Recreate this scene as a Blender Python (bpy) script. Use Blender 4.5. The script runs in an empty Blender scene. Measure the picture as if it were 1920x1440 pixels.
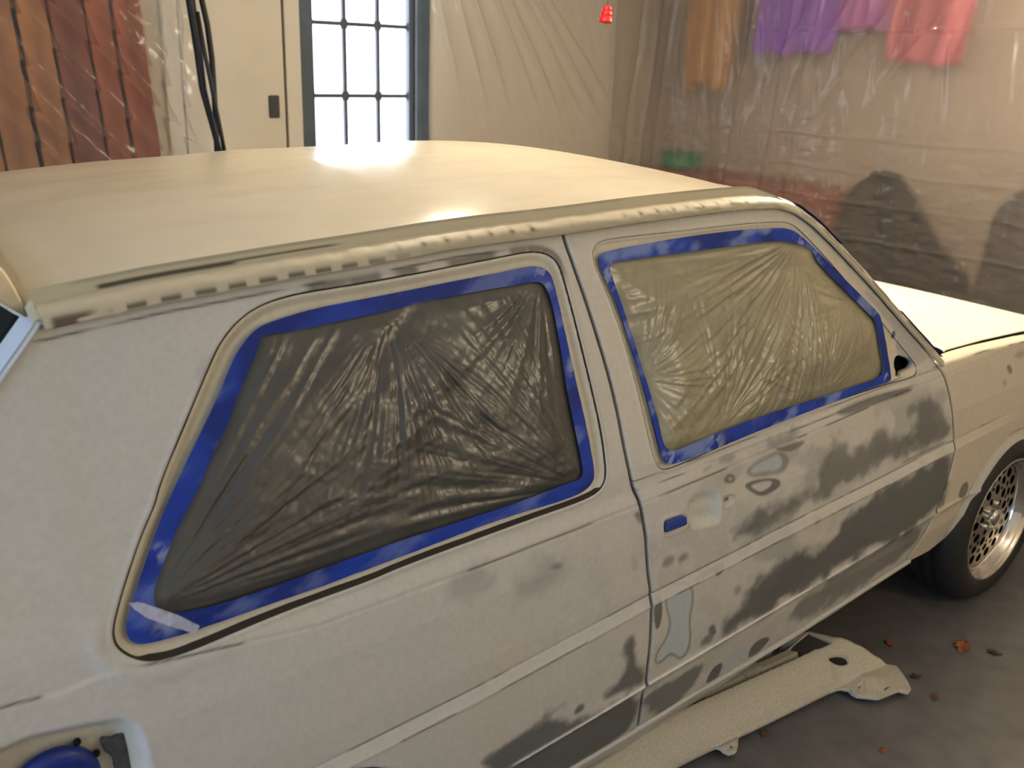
import bpy, math, random
import numpy as np
from mathutils import Vector, Matrix

scene = bpy.context.scene
COL = scene.collection
# ------------------------------------------------------------------ camera
CAMP = (-.4915, -1.9322, 1.64304)
_y, _p, _r = math.radians(50.945), math.radians(19.1215), math.radians(2.0964)
_f = Vector((math.cos(_p)*math.cos(_y), math.cos(_p)*math.sin(_y), -math.sin(_p)))
_r0 = Vector((math.sin(_y), -math.cos(_y), 0)); _u0 = _r0.cross(_f)
_rt = _r0*math.cos(_r)+_u0*math.sin(_r); _up = -_r0*math.sin(_r)+_u0*math.cos(_r)
cam = bpy.data.cameras.new('camera'); camo = bpy.data.objects.new('camera', cam); COL.objects.link(camo)
m = Matrix((( _rt.x, _up.x, -_f.x, CAMP[0]), (_rt.y, _up.y, -_f.y, CAMP[1]), (_rt.z, _up.z, -_f.z, CAMP[2]), (0, 0, 0, 1)))
camo.matrix_world = m
cam.sensor_width = 36; cam.sensor_fit = 'HORIZONTAL'; cam.lens = 1758.9/1920*36; cam.clip_start = .05
cam.dof.use_dof = True; cam.dof.focus_distance = 2.0; cam.dof.aperture_fstop = 5.0
scene.camera = camo
scene.view_settings.view_transform = 'Standard'; scene.view_settings.look = 'None'
scene.view_settings.gamma = 1; scene.view_settings.use_curve_mapping = False
scene.view_settings.exposure = 0.0
# ------------------------------------------------------------------ world (bright overcast daylight outside)
w = bpy.data.worlds.new('daylight'); scene.world = w; w.use_nodes = True
bg = w.node_tree.nodes['Background']; bg.inputs[0].default_value = (.80, .90, 1, 1); bg.inputs[1].default_value = 9.0
# ------------------------------------------------------------------ lights
def area(name, loc, target, sx, sy, power, color):
    l = bpy.data.lights.new(name, 'AREA'); l.shape = 'RECTANGLE'; l.size = sx; l.size_y = sy; l.energy = power; l.color = color
    o = bpy.data.objects.new(name, l); COL.objects.link(o); o.location = loc
    o.rotation_euler = (Vector(target)-Vector(loc)).to_track_quat('-Z', 'Y').to_euler(); return o
# daylight entering through the open garage doorway behind and left of the camera
area('daylight_doorway', (-3.42, -1.2, 1.15), (0, -1.2, 1.0), 2.3, 2.0, 98, (.50, .69, 1.0))
# daylight portal of the far window
pl = area('daylight_window', (2.465, 3.27, 1.5), (2.465, 0, 1.5), .66, 1.4, 1, (1, 1, 1)); pl.data.cycles.is_portal = True
BULBS = [((2.75, -.15, 2.18), 88, .045), ((.98, -.06, 2.2), 24, .03), ((1.9, -2.9, 2.2), 23, .045), ((4.62, -.25, 2.3), 15, .045)]  # last two are unseen fills, added for the car side and right sheet
WARM = (1.0, .84, .62)
random.seed(4)
QA=[(-0.1368,1.0431),(-0.1583,1.0151),(-0.1933,0.9578),(-0.2134,0.9204),(-0.222,0.9014),(-0.224,0.888),(-0.2201,0.8738),(-0.2072,0.8585),(-0.1859,0.8451),(-0.1627,0.8404),(-0.1217,0.8397),(-0.035,0.8446),(0.0584,0.8482),(0.167,0.8497),(0.217,0.8547),(0.378,0.8589),(0.5121,0.8614),(0.6096,0.8617),(0.6621,0.8666),(0.6816,0.8804),(0.6903,0.8986),(0.6932,0.9167),(0.6965,0.978),(0.6915,1.0397),(0.6838,1.1177),(0.6745,1.1998),(0.668,1.2464),(0.6635,1.2725),(0.6571,1.2902),(0.6411,1.3036),(0.613,1.3115),(0.5767,1.312),(0.5381,1.3101),(0.4201,1.3037),(0.2614,1.2965),(0.2186,1.2955),(0.1248,1.2934),(0.0695,1.2846),(0.0266,1.2651),(-0.0058,1.2369),(-0.0233,1.2131),(-0.0572,1.1654),(-0.0967,1.1093),(-0.1275,1.0637)]
QB=[(-0.1222,1.0367),(-0.1572,0.9832),(-0.1847,0.9362),(-0.201,0.9079),(-0.2053,0.8937),(-0.2016,0.8783),(-0.1902,0.8697),(-0.1693,0.8653),(-0.1153,0.8629),(0.0332,0.8662),(0.0647,0.8654),(0.1742,0.8696),(0.3026,0.8743),(0.4294,0.8796),(0.5887,0.8742),(0.635,0.8798),(0.6545,0.8923),(0.6617,0.9054),(0.6618,0.9699),(0.6572,1.032),(0.6498,1.121),(0.6443,1.2057),(0.6397,1.2537),(0.6345,1.2703),(0.6227,1.2809),(0.5985,1.287),(0.5746,1.2865),(0.5359,1.284),(0.3965,1.2782),(0.26,1.2715),(0.1488,1.2671),(0.0827,1.2576),(0.0568,1.2511),(0.0356,1.2373),(0.0127,1.2136),(-0.0161,1.172),(-0.0514,1.1268),(-0.0812,1.0904),(-0.1082,1.0543)]
QC=[(-0.0956,1.0243),(-0.1156,1.0002),(-0.1419,0.9624),(-0.1614,0.9313),(-0.1622,0.9099),(-0.1432,0.8953),(-0.0656,0.8883),(0.0379,0.8914),(0.1794,0.8959),(0.2293,0.8974),(0.3736,0.8972),(0.4796,0.898),(0.5847,0.9031),(0.6218,0.9021),(0.6351,0.9127),(0.6318,0.9793),(0.6273,1.0571),(0.6287,1.1085),(0.6291,1.1779),(0.6277,1.2112),(0.6229,1.2354),(0.6164,1.2521),(0.6002,1.2594),(0.5699,1.259),(0.5317,1.2586),(0.3928,1.2557),(0.3171,1.2501),(0.2557,1.2461),(0.1785,1.243),(0.1055,1.2386),(0.063,1.2406),(0.0577,1.2314),(0.0379,1.2009),(0.0096,1.164),(-0.0127,1.1268),(-0.0475,1.0854),(-0.0759,1.046)]
DA=[(0.8472,0.8668),(0.8323,0.8758),(0.8219,0.8932),(0.8174,0.9189),(0.8069,1.0321),(0.7923,1.126),(0.7708,1.2124),(0.7484,1.2678),(0.7462,1.2923),(0.7531,1.3031),(0.7693,1.3122),(0.8,1.3174),(1.0264,1.3148),(1.2109,1.315),(1.3472,1.3097),(1.3814,1.3039),(1.4068,1.2916),(1.4818,1.2337),(1.5972,1.134),(1.6879,1.0538),(1.7635,0.9828),(1.8275,0.9234),(1.8438,0.9031),(1.8344,0.8883),(1.7851,0.8859),(1.6851,0.8902),(1.3877,0.8916),(1.1361,0.8857),(0.9149,0.8685)]
DB=[(0.8682,0.8747),(0.8498,0.8823),(0.8403,0.8931),(0.8359,0.9262),(0.824,1.023),(0.8064,1.1062),(0.7863,1.2002),(0.7592,1.2616),(0.7559,1.2835),(0.7641,1.2924),(0.7828,1.2966),(0.8931,1.3009),(1.0298,1.3042),(1.2148,1.3039),(1.341,1.2978),(1.3785,1.2904),(1.4044,1.2777),(1.4502,1.2487),(1.5425,1.1763),(1.6328,1.1082),(1.6902,1.065),(1.6999,1.0455),(1.7041,0.9966),(1.7071,0.9069),(1.699,0.8964),(1.6456,0.8966),(1.4005,0.892),(1.1451,0.8851),(0.9927,0.8765)]
DC=[(0.8741,0.8997),(0.8497,0.9164),(0.8478,0.9666),(0.8409,1.002),(0.8213,1.1035),(0.8029,1.1817),(0.7855,1.2496),(0.781,1.2729),(0.8254,1.2756),(1.0221,1.2739),(1.207,1.2741),(1.3272,1.272),(1.4095,1.2544),(1.4465,1.2403),(1.4599,1.2088),(1.5612,1.1314),(1.6448,1.0692),(1.6746,1.042),(1.6734,0.9838),(1.6794,0.915),(1.5819,0.9123),(1.3194,0.9138),(1.076,0.9121),(0.9303,0.9037)]
GAPR=[(0.6883,1.338),(0.6902,1.2969),(0.71,1.2231),(0.7275,1.1382),(0.7395,1.0694),(0.7461,1.0068),(0.7482,0.9365),(0.7527,0.8692),(0.7724,0.8157),(0.7814,0.7473),(0.7903,0.6627),(0.7999,0.6234),(0.8079,0.5314),(0.813,0.4354),(0.8146,0.3789),(0.831,0.3062),(0.8435,0.235)]
GAPF=[(1.9421,0.8972),(1.9751,0.8642),(2.0034,0.8117),(2.0199,0.7666),(2.0394,0.7068),(2.0569,0.6568),(2.059,0.6159),(2.0502,0.5329),(2.0192,0.4592),(2.0215,0.441),(1.9958,0.382),(1.9519,0.3089)]
DBOT=[(0.8435,0.235),(1.0174,0.2525),(1.2128,0.259),(1.45,0.2695),(1.6695,0.2833),(1.9578,0.3008)]
SILL=[(0.815,0.1103),(0.8934,0.1202),(1.0761,0.145),(1.2668,0.1782),(1.4186,0.2201),(1.6822,0.2629),(1.9655,0.2861)]
GUT=[(-0.2301,1.2971),(-0.1628,1.3031),(-0.0758,1.3112),(0.0015,1.3154),(0.1284,1.3229),(0.2696,1.3289),(0.4411,1.3388),(0.6871,1.3417),(0.8902,1.3484),(1.1401,1.3516),(1.2892,1.3501),(1.3657,1.3432),(1.4193,1.326),(1.4863,1.2835),(1.5999,1.1959),(1.7,1.115),(1.8047,1.0242),(1.9177,0.933),(1.9593,0.8958)]
DTOP=[(0.6883,1.338),(0.8869,1.3407),(1.1356,1.3423),(1.2648,1.3405),(1.3501,1.3328),(1.4031,1.3143),(1.4809,1.2634),(1.5746,1.1897),(1.6933,1.0913),(1.7992,1.0049),(1.8884,0.9307),(1.9421,0.8972)]
MIRHOLE=[(1.7429,0.9491),(1.7797,0.9375),(1.8024,0.9252),(1.8033,0.912),(1.794,0.9063),(1.7534,0.9059),(1.7449,0.8959),(1.7278,0.896),(1.7186,0.9033),(1.7236,0.9109),(1.7175,0.929),(1.7275,0.9444)]
DOT=[(1.7311,1.0148),(1.7399,1.0049),(1.7338,0.9954),(1.725,0.9933),(1.7179,0.9995),(1.7194,1.0095)]
ARCH=[(2.5542,0.5378),(2.4772,0.5272),(2.4093,0.5025),(2.3268,0.4398),(2.2699,0.3932),(2.2085,0.3504),(2.1738,0.2978),(2.0962,0.2793),(1.9697,0.2845)]
HBOX=[(0.8317,0.7656),(0.8373,0.7706),(0.9017,0.7662),(0.907,0.7335),(0.8365,0.7346),(0.8309,0.7421)]
HTAPE=[(0.8394,0.7634),(0.9003,0.7656),(0.9039,0.7404),(0.8415,0.7409),(0.8359,0.7484)]
HPAD=[(0.9089,0.7946),(0.9204,0.8011),(0.9486,0.8044),(0.9769,0.802),(0.9967,0.7951),(1.0092,0.7822),(1.0156,0.7648),(1.0171,0.7384),(1.0155,0.7183),(1.0056,0.7109),(0.9704,0.7129),(0.9187,0.7221),(0.9097,0.7347),(0.9027,0.7602),(0.9028,0.7849)]
LOCK=[(1.0159,0.7706),(1.0337,0.77),(1.0517,0.7693),(1.0618,0.7587),(1.0616,0.7467),(1.0514,0.7412),(1.0185,0.7401)]
LOCKH=[(1.0332,0.7602),(1.0453,0.761),(1.0464,0.7538),(1.0358,0.7517),(1.0284,0.7536)]
FUEL=[(-0.4126,0.7926),(-0.4,0.7977),(-0.3764,0.7967),(-0.3389,0.8003),(-0.3017,0.7941),(-0.2432,0.784),(-0.2237,0.7751),(-0.2107,0.7586),(-0.2053,0.7339),(-0.2039,0.6904),(-0.2034,0.6509),(-0.2165,0.5934),(-0.2765,0.5718),(-0.3687,0.5918),(-0.435,0.6498)]
FCAP=[(-0.3148,0.6988),(-0.2652,0.6698)]
FDARK=[(-0.2543,0.7442),(-0.2423,0.7373),(-0.2329,0.7372),(-0.224,0.7417),(-0.2178,0.7432),(-0.2126,0.7365),(-0.21,0.7181),(-0.2077,0.6968),(-0.2053,0.6752),(-0.243,0.6847),(-0.2417,0.7043),(-0.2472,0.7169),(-0.2543,0.7259)]
BELT=[(-0.3675,0.8502),(-0.3,0.845),(-0.2366,0.8489),(0.067,0.8097),(0.3282,0.8114),(0.7636,0.8191),(1.1292,0.8323),(1.6358,0.8529),(1.7655,0.8583)]
C1=[(0.0476,0.5694),(0.3618,0.583),(0.7867,0.6156),(1.303,0.6377),(2.0466,0.6608)]
C2=[(0.4394,0.3596),(0.8113,0.3875),(1.3152,0.4139),(2.0259,0.445)]
SCRAP=[(-0.1967,0.9317),(-0.1852,0.9296),(-0.163,0.9157),(-0.1342,0.8952),(-0.1087,0.8713),(-0.1159,0.8643),(-0.1271,0.8697),(-0.1507,0.8857),(-0.1779,0.906),(-0.1904,0.9213)]
PIL=[(-0.2318,1.2954),(-0.2929,1.2327)]
STAINS=[([(1.052,0.412),(1.064,0.458),(1.103,0.479),(1.129,0.508),(1.157,0.531),(1.219,0.542),(1.267,0.557),(1.346,0.54),(1.429,0.522),(1.468,0.551),(1.522,0.572),(1.569,0.596),(1.714,0.609),(2.044,0.646),(2.06,0.572),(2.042,0.431),(1.691,0.44),(1.313,0.423),(1.15,0.406),(1.027,0.398)],0.9,0.02,0),([(1.39,0.729),(1.399,0.78),(1.456,0.813),(1.513,0.76),(1.586,0.757),(1.648,0.792),(1.717,0.727),(1.797,0.731),(1.821,0.769),(1.766,0.823),(1.877,0.823),(1.981,0.751),(2.025,0.686),(1.778,0.687),(1.523,0.678),(1.342,0.671),(1.178,0.661),(1.092,0.651),(1.062,0.675),(1.234,0.704),(1.385,0.683)],0.75,0.02,0),([(1.435,0.869),(1.612,0.878),(1.82,0.862),(1.779,0.849),(1.611,0.854),(1.491,0.849)],0.8,0.006,0),([(1.174,0.853),(1.274,0.867),(1.315,0.847),(1.192,0.83)],0.5,0.012,0),([(0.86,0.266),(0.829,0.356),(0.967,0.334),(1.034,0.351),(1.006,0.28),(0.92,0.218)],0.75,0.012,0),([(1.331,0.368),(1.497,0.418),(1.83,0.437),(1.992,0.438),(1.914,0.337),(1.654,0.309),(1.414,0.296)],0.7,0.02,0),([(0.81,0.563),(0.81,0.607),(0.824,0.607),(0.837,0.572),(0.835,0.531),(0.822,0.521)],0.85,0.002,0),([(0.92,0.606),(0.957,0.612),(0.995,0.616),(1.031,0.619),(1.031,0.597),(1.009,0.586),(0.993,0.605),(0.954,0.597)],0.9,0.003,0),([(1.001,0.457),(1.018,0.465),(1.035,0.438),(1.034,0.427),(1.01,0.434)],0.8,0.005,0),([(0.991,0.437),(1.009,0.44),(1.031,0.425),(1.016,0.408),(0.977,0.419)],0.7,0.008,0),([(1.06,0.265),(1.066,0.31),(1.109,0.314),(1.112,0.258),(1.093,0.239)],0.9,0.003,0),([(1.218,0.271),(1.21,0.309),(1.246,0.322),(1.298,0.304),(1.279,0.277),(1.245,0.258)],0.9,0.003,0),([(1.024,0.808),(1.035,0.816),(1.051,0.814),(1.063,0.803),(1.059,0.793),(1.041,0.793),(1.025,0.802)],0.75,0.003,0),([(1.034,0.805),(1.043,0.809),(1.054,0.803),(1.048,0.798)],0.5,0.003,1),([(1.089,0.78),(1.133,0.781),(1.2,0.768),(1.223,0.755),(1.22,0.74),(1.171,0.734),(1.142,0.739),(1.104,0.764)],0.85,0.003,0),([(1.111,0.773),(1.17,0.769),(1.194,0.76),(1.18,0.75),(1.147,0.747),(1.122,0.763)],0.9,0.003,1),([(1.096,0.804),(1.115,0.819),(1.173,0.822),(1.208,0.826),(1.24,0.817),(1.259,0.793),(1.238,0.77),(1.181,0.778),(1.123,0.786)],0.6,0.006,0),([(1.111,0.804),(1.134,0.814),(1.182,0.818),(1.208,0.821),(1.227,0.81),(1.231,0.791),(1.206,0.781),(1.171,0.791),(1.124,0.795)],0.85,0.006,2),([(1.197,0.836),(1.242,0.831),(1.314,0.831),(1.318,0.821),(1.272,0.812),(1.232,0.821)],0.7,0.004,0),([(0.838,0.612),(0.873,0.618),(0.91,0.609),(0.932,0.583),(0.937,0.549),(0.931,0.505),(0.946,0.456),(0.946,0.416),(0.918,0.404),(0.88,0.44),(0.851,0.423),(0.829,0.437),(0.831,0.465),(0.857,0.492),(0.863,0.531),(0.844,0.569)],0.6,0.004,0),([(0.843,0.608),(0.876,0.612),(0.907,0.605),(0.925,0.583),(0.93,0.552),(0.924,0.508),(0.939,0.459),(0.937,0.426),(0.918,0.412),(0.881,0.448),(0.85,0.433),(0.835,0.44),(0.838,0.462),(0.864,0.489),(0.87,0.528),(0.85,0.567)],1,0.003,2),([(1.115,0.26),(1.119,0.31),(1.171,0.328),(1.205,0.312),(1.21,0.266),(1.153,0.255)],0.9,0.003,2),([(0.826,0.665),(0.838,0.689),(0.868,0.683),(0.864,0.663)],0.6,0.008,0),([(0.876,0.668),(0.896,0.683),(0.915,0.665),(0.889,0.657)],0.6,0.008,0),([(1.008,0.844),(1.026,0.856),(1.071,0.855),(1.061,0.836)],0.45,0.008,0),([(0.956,0.842),(0.991,0.848),(0.987,0.84),(0.965,0.836)],0.4,0.006,0),([(1.36,0.621),(1.385,0.628),(1.396,0.61),(1.376,0.602)],0.6,0.005,0),([(1.143,0.62),(1.262,0.629),(1.307,0.616),(1.187,0.6)],0.5,0.008,0),([(1.025,0.687),(1.117,0.698),(1.232,0.717),(1.255,0.698),(1.1,0.664)],0.35,0.012,0),([(1.073,0.532),(1.091,0.54),(1.108,0.52),(1.087,0.507)],0.5,0.008,0),([(0.292,0.804),(0.348,0.81),(0.402,0.779),(0.387,0.744),(0.32,0.757)],0.28,0.03,0),([(0.435,0.748),(0.499,0.778),(0.576,0.77),(0.554,0.735),(0.484,0.716)],0.3,0.025,0),([(0.523,0.763),(0.543,0.767),(0.559,0.76),(0.548,0.754)],0.6,0.007,0),([(0.736,0.463),(0.743,0.525),(0.757,0.539),(0.779,0.464),(0.797,0.442),(0.803,0.392),(0.714,0.401),(0.674,0.417),(0.726,0.427)],0.85,0.012,0),([(0.599,0.41),(0.613,0.432),(0.633,0.422),(0.627,0.407)],0.85,0.005,0),([(0.347,0.399),(0.418,0.431),(0.495,0.437),(0.535,0.443),(0.587,0.411),(0.583,0.391),(0.685,0.391),(0.804,0.381),(0.83,0.254),(0.75,0.233),(0.676,0.186)],0.88,0.014,0),([(0.507,0.45),(0.56,0.463),(0.583,0.446),(0.537,0.429)],0.4,0.012,0),([(0.748,0.806),(0.77,0.808),(0.77,0.778),(0.758,0.789)],0.7,0.005,0),([(0.737,0.721),(0.751,0.733),(0.76,0.696),(0.745,0.689)],0.35,0.01,0),([(-0.049,1.192),(-0.019,1.223),(-0.008,1.222),(-0.024,1.202)],0.3,0.012,0),([(2.174,0.508),(2.205,0.478),(2.197,0.448),(2.148,0.451),(2.142,0.49)],0.8,0.002,0),([(2.366,0.801),(2.35,0.823),(2.368,0.829),(2.39,0.812),(2.388,0.792)],0.7,0.002,0),([(2.323,0.784),(2.345,0.788),(2.36,0.766),(2.339,0.764)],0.4,0.006,0),([(1.966,0.676),(2.03,0.665),(1.783,0.659),(1.754,0.669)],0.5,0.004,0),([(2.392,0.848),(2.447,0.86),(2.486,0.845),(2.449,0.827)],0.4,0.008,0)]
FPN=[(1.0051,-0.7621),(1.1258,-0.7731),(1.151,-0.776),(1.1558,-0.7959),(1.1601,-0.8109),(1.1778,-0.8167),(1.1981,-0.8053),(1.2219,-0.7862),(1.2405,-0.785),(1.2857,-0.7903),(1.4431,-0.8053),(1.5776,-0.8169),(1.6213,-0.8284),(1.6363,-0.8421),(1.629,-0.8568),(1.6295,-0.8713),(1.6708,-0.9122),(1.7494,-0.9265),(1.7575,-0.9409),(1.7627,-0.9474),(1.7775,-0.9438),(1.8016,-0.9204),(1.8236,-0.8916),(1.8436,-0.8601),(1.8124,-0.821),(1.7356,-0.7812),(1.6869,-0.7391),(1.6555,-0.6845)]
FPHOLE=[(1.6951,-0.7955),(1.6896,-0.7969),(1.6791,-0.7964),(1.6652,-0.7942),(1.6501,-0.7906),(1.6362,-0.786),(1.6256,-0.7811),(1.62,-0.7767),(1.6202,-0.7734),(1.626,-0.7717),(1.6365,-0.772),(1.65,-0.7743),(1.6646,-0.7782),(1.6782,-0.783),(1.6888,-0.788),(1.6948,-0.7924)]
FPOPEN=[(1.6057,-0.6908),(1.6555,-0.6845),(1.6656,-0.7538),(1.6158,-0.7493),(1.5648,-0.7356),(1.5443,-0.6939)]
FPS1=[(1.6606,-0.8496),(1.6909,-0.8487),(1.6893,-0.8539),(1.6611,-0.8545)]
FPS2=[(1.7092,-0.8981),(1.7406,-0.8981),(1.7391,-0.9025),(1.7097,-0.9029)]
FPS3=[(1.1783,-0.7957),(1.1865,-0.7942),(1.1844,-0.8001),(1.1776,-0.8041),(1.1738,-0.8014)]
FPS4=[(1.7694,-0.9351),(1.7794,-0.9333),(1.7769,-0.9387),(1.7669,-0.9405)]
# ------------------------------------------------------------------ numpy helpers
_rng = np.random.default_rng(7)
_TAB = _rng.random((256, 256))
def vnoise(x, y, seed=0):
    x = np.asarray(x, float)+seed*17.31; y = np.asarray(y, float)+seed*9.73
    xi = np.floor(x).astype(int); yi = np.floor(y).astype(int); fx = x-xi; fy = y-yi
    fx = fx*fx*(3-2*fx); fy = fy*fy*(3-2*fy)
    a = _TAB[xi & 255, yi & 255]; b = _TAB[(xi+1) & 255, yi & 255]; c = _TAB[xi & 255, (yi+1) & 255]; d = _TAB[(xi+1) & 255, (yi+1) & 255]
    return a+(b-a)*fx+(c-a)*fy+(a-b-c+d)*fx*fy
def fbm(x, y, o=4, seed=0):
    s = 0; a = .5; n = 0
    for i in range(o):
        s = s+a*vnoise(np.asarray(x)*2**i, np.asarray(y)*2**i, seed+i*3); n += a; a *= .5
    return s/n
def sstep(a, b, x):
    t = np.clip((np.asarray(x, float)-a)/(b-a), 0, 1); return t*t*(3-2*t)
def chaikin(p, n=2, closed=True):
    p = np.array(p, float)
    for _ in range(n):
        if closed:
            q = np.roll(p, -1, 0); p = np.stack([.75*p+.25*q, .25*p+.75*q], 1).reshape(-1, p.shape[1])
        else:
            a = p[:-1]; q = p[1:]; r = np.stack([.75*a+.25*q, .25*a+.75*q], 1).reshape(-1, p.shape[1]); p = np.vstack([p[:1], r, p[-1:]])
    return p
def poly_sd(P, poly):
    """signed distance (negative inside) and nearest boundary point"""
    P = np.asarray(P, float); poly = np.asarray(poly, float); A = poly; B = np.roll(poly, -1, 0); AB = B-A; L2 = (AB**2).sum(1)+1e-18
    out = np.empty(len(P)); near = np.empty((len(P), 2)); ch = 20000
    for i in range(0, len(P), ch):
        p = P[i:i+ch]; d = p[:, None]-A[None]
        t = np.clip((d*AB).sum(2)/L2, 0, 1); q = A[None]+t[..., None]*AB[None]; dd = ((p[:, None]-q)**2).sum(2)
        k = dd.argmin(1); r = np.arange(len(p)); near[i:i+ch] = q[r, k]; dist = np.sqrt(dd[r, k])
        ya = A[None, :, 1]; yb = B[None, :, 1]; py = p[:, 1][:, None]; px = p[:, 0][:, None]
        c = (ya > py) != (yb > py); xs = A[None, :, 0]+(py-ya)*(B[None, :, 0]-A[None, :, 0])/np.where(np.abs(yb-ya) < 1e-15, 1e-15, yb-ya)
        ins = (c & (px < xs)).sum(1) % 2 == 1
        out[i:i+ch] = np.where(ins, -dist, dist)
    return out, near
def region(outer, holes=()):
    outer = [np.asarray(o, float) for o in outer]
    def fn(P):
        sd, nr = poly_sd(P, outer[0])
        for o in outer[1:]:
            s2, n2 = poly_sd(P, o); k = s2 < sd; sd = np.where(k, s2, sd); nr = np.where(k[:, None], n2, nr)
        for h in holes:
            if callable(h): s2, n2 = h(P)
            else: s2, n2 = poly_sd(P, h)
            s2 = -s2; k = s2 > sd; sd = np.where(k, s2, sd); nr = np.where(k[:, None], n2, nr)
        return sd, nr
    return fn
def shrunk(poly, d):
    """hole function: polygon shrunk by d (positive d = smaller)"""
    poly = np.asarray(poly, float)
    def fn(P):
        sd, nr = poly_sd(P, poly)
        g = (P-nr)/np.where(np.abs(sd) < 1e-9, 1e-9, np.abs(sd))[:, None]; g = g*np.where(sd < 0, -1, 1)[:, None]
        return sd+d, nr-g*d
    return fn
def make_mesh(name, V, F, mat=None, parent=None, smooth=True, color=None, attrs=None):
    me = bpy.data.meshes.new(name); V = np.asarray(V, np.float32)
    if isinstance(F, np.ndarray) and F.ndim == 2:
        n, k = F.shape
        me.vertices.add(len(V)); me.vertices.foreach_set('co', V.ravel())
        me.loops.add(n*k); me.loops.foreach_set('vertex_index', F.astype(np.int32).ravel())
        me.polygons.add(n); me.polygons.foreach_set('loop_start', np.arange(0, n*k, k, dtype=np.int32))
        me.polygons.foreach_set('loop_total', np.full(n, k, np.int32))
        me.update(calc_edges=True)
    else:
        me.from_pydata([tuple(map(float, v)) for v in V], [], [list(map(int, f)) for f in F]); me.update()
    me.validate()
    if smooth: me.polygons.foreach_set('use_smooth', np.ones(len(me.polygons), bool))
    if color is not None:
        a = me.color_attributes.new('paint', 'FLOAT_COLOR', 'POINT'); c = np.ones((len(V), 4), np.float32); c[:, :3] = color; a.data.foreach_set('color', c.ravel())
    if attrs:
        for k, v in attrs.items():
            a = me.attributes.new(k, 'FLOAT', 'POINT'); a.data.foreach_set('value', np.asarray(v, np.float32))
    if mat: me.materials.append(mat)
    o = bpy.data.objects.new(name, me); COL.objects.link(o)
    if parent is not None: o.parent = parent
    return o
def sdf_panel(name, fn, bounds, step, mp, mat, parent, color=None, rim=None, attrs=None):
    """mesh of the region fn<0 of a 2-D chart, carried into space by mp(P, sd)"""
    x0, x1, y0, y1 = bounds; nx = int((x1-x0)/step)+2; ny = int((y1-y0)/step)+2
    X, Y = np.meshgrid(x0+np.arange(nx)*step, y0+np.arange(ny)*step, indexing='ij'); P = np.stack([X.ravel(), Y.ravel()], 1)
    sd, nr = fn(P); snap = np.abs(sd) <= .71*step; P[snap] = nr[snap]; sd = np.where(snap, 0, sd); ok = sd <= 0
    i = np.arange(nx*ny).reshape(nx, ny)
    Q = np.stack([i[:-1, :-1], i[1:, :-1], i[1:, 1:], i[:-1, 1:]], -1).reshape(-1, 4)
    Q = Q[ok[Q].all(1)]
    # area filter against degenerate snapped quads
    a = P[Q]; ar = .5*np.abs((a[:, 2, 0]-a[:, 0, 0])*(a[:, 3, 1]-a[:, 1, 1])-(a[:, 3, 0]-a[:, 1, 0])*(a[:, 2, 1]-a[:, 0, 1]))
    Q = Q[ar > .02*step*step]
    used = np.unique(Q); rem = np.full(len(P), -1); rem[used] = np.arange(len(used)); Q = rem[Q]; P = P[used]; sd = sd[used]
    V = mp(P, sd); col = color(P, sd) if color else None; at = {k: f(P, sd) for k, f in attrs.items()} if attrs else None
    if rim is not None:
        E = np.concatenate([Q[:, [0, 1]], Q[:, [1, 2]], Q[:, [2, 3]], Q[:, [3, 0]]]); key = np.sort(E, 1); kk = key[:, 0].astype(np.int64)*len(P)+key[:, 1]
        u, idx, cnt = np.unique(kk, return_index=True, return_counts=True); E = E[idx[cnt == 1]]
        bv = np.unique(E); m2 = np.full(len(P), -1); m2[bv] = len(P)+np.arange(len(bv)); V2 = V[bv]+np.asarray(rim)
        Q = np.concatenate([Q, np.stack([E[:, 1], E[:, 0], m2[E[:, 0]], m2[E[:, 1]]], 1)]); V = np.concatenate([V, V2])
        if col is not None: col = np.concatenate([col, col[bv]*.25])  # rim darkened to paint in the shade inside panel gaps
        if at: at = {k: np.concatenate([v, v[bv]]) for k, v in at.items()}
    return make_mesh(name, V, Q, mat, parent, color=col, attrs=at)
def grid_mesh(name, fn, us, vs, mat, parent, color=None, flip=False, attrs=None, closeu=False):
    U, W = np.meshgrid(us, vs, indexing='ij'); V = fn(U.ravel(), W.ravel()); n, k = len(us), len(vs); i = np.arange(n*k).reshape(n, k)
    if closeu: i = np.vstack([i, i[:1]])
    Q = np.stack([i[:-1, :-1], i[1:, :-1], i[1:, 1:], i[:-1, 1:]], -1).reshape(-1, 4)
    if flip: Q = Q[:, ::-1]
    return make_mesh(name, V, Q, mat, parent, color=color(U.ravel(), W.ravel()) if color else None,
                     attrs={a: f(U.ravel(), W.ravel()) for a, f in attrs.items()} if attrs else None)
def thin_sheet(name, color, haze, clear, rough=.3, spec=.8, blur=.3):
    """hazy polythene: a bit of diffuse/gloss, the rest lets light through, partly blurred"""
    m = mat(name, color, rough, spec=spec); nt = m.node_tree; N = nt.nodes; L = nt.links
    t = N.new('ShaderNodeBsdfTransparent'); r = N.new('ShaderNodeBsdfRefraction'); r.inputs['Roughness'].default_value = blur; r.inputs['IOR'].default_value = 1.12
    a = N.new('ShaderNodeMixShader'); a.inputs[0].default_value = clear; L.new(r.outputs[0], a.inputs[1]); L.new(t.outputs[0], a.inputs[2])
    b = N.new('ShaderNodeMixShader'); b.inputs[0].default_value = haze; L.new(a.outputs[0], b.inputs[1]); L.new(N['Principled BSDF'].outputs[0], b.inputs[2])
    L.new(b.outputs[0], N['Material Output'].inputs['Surface']); return m
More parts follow.
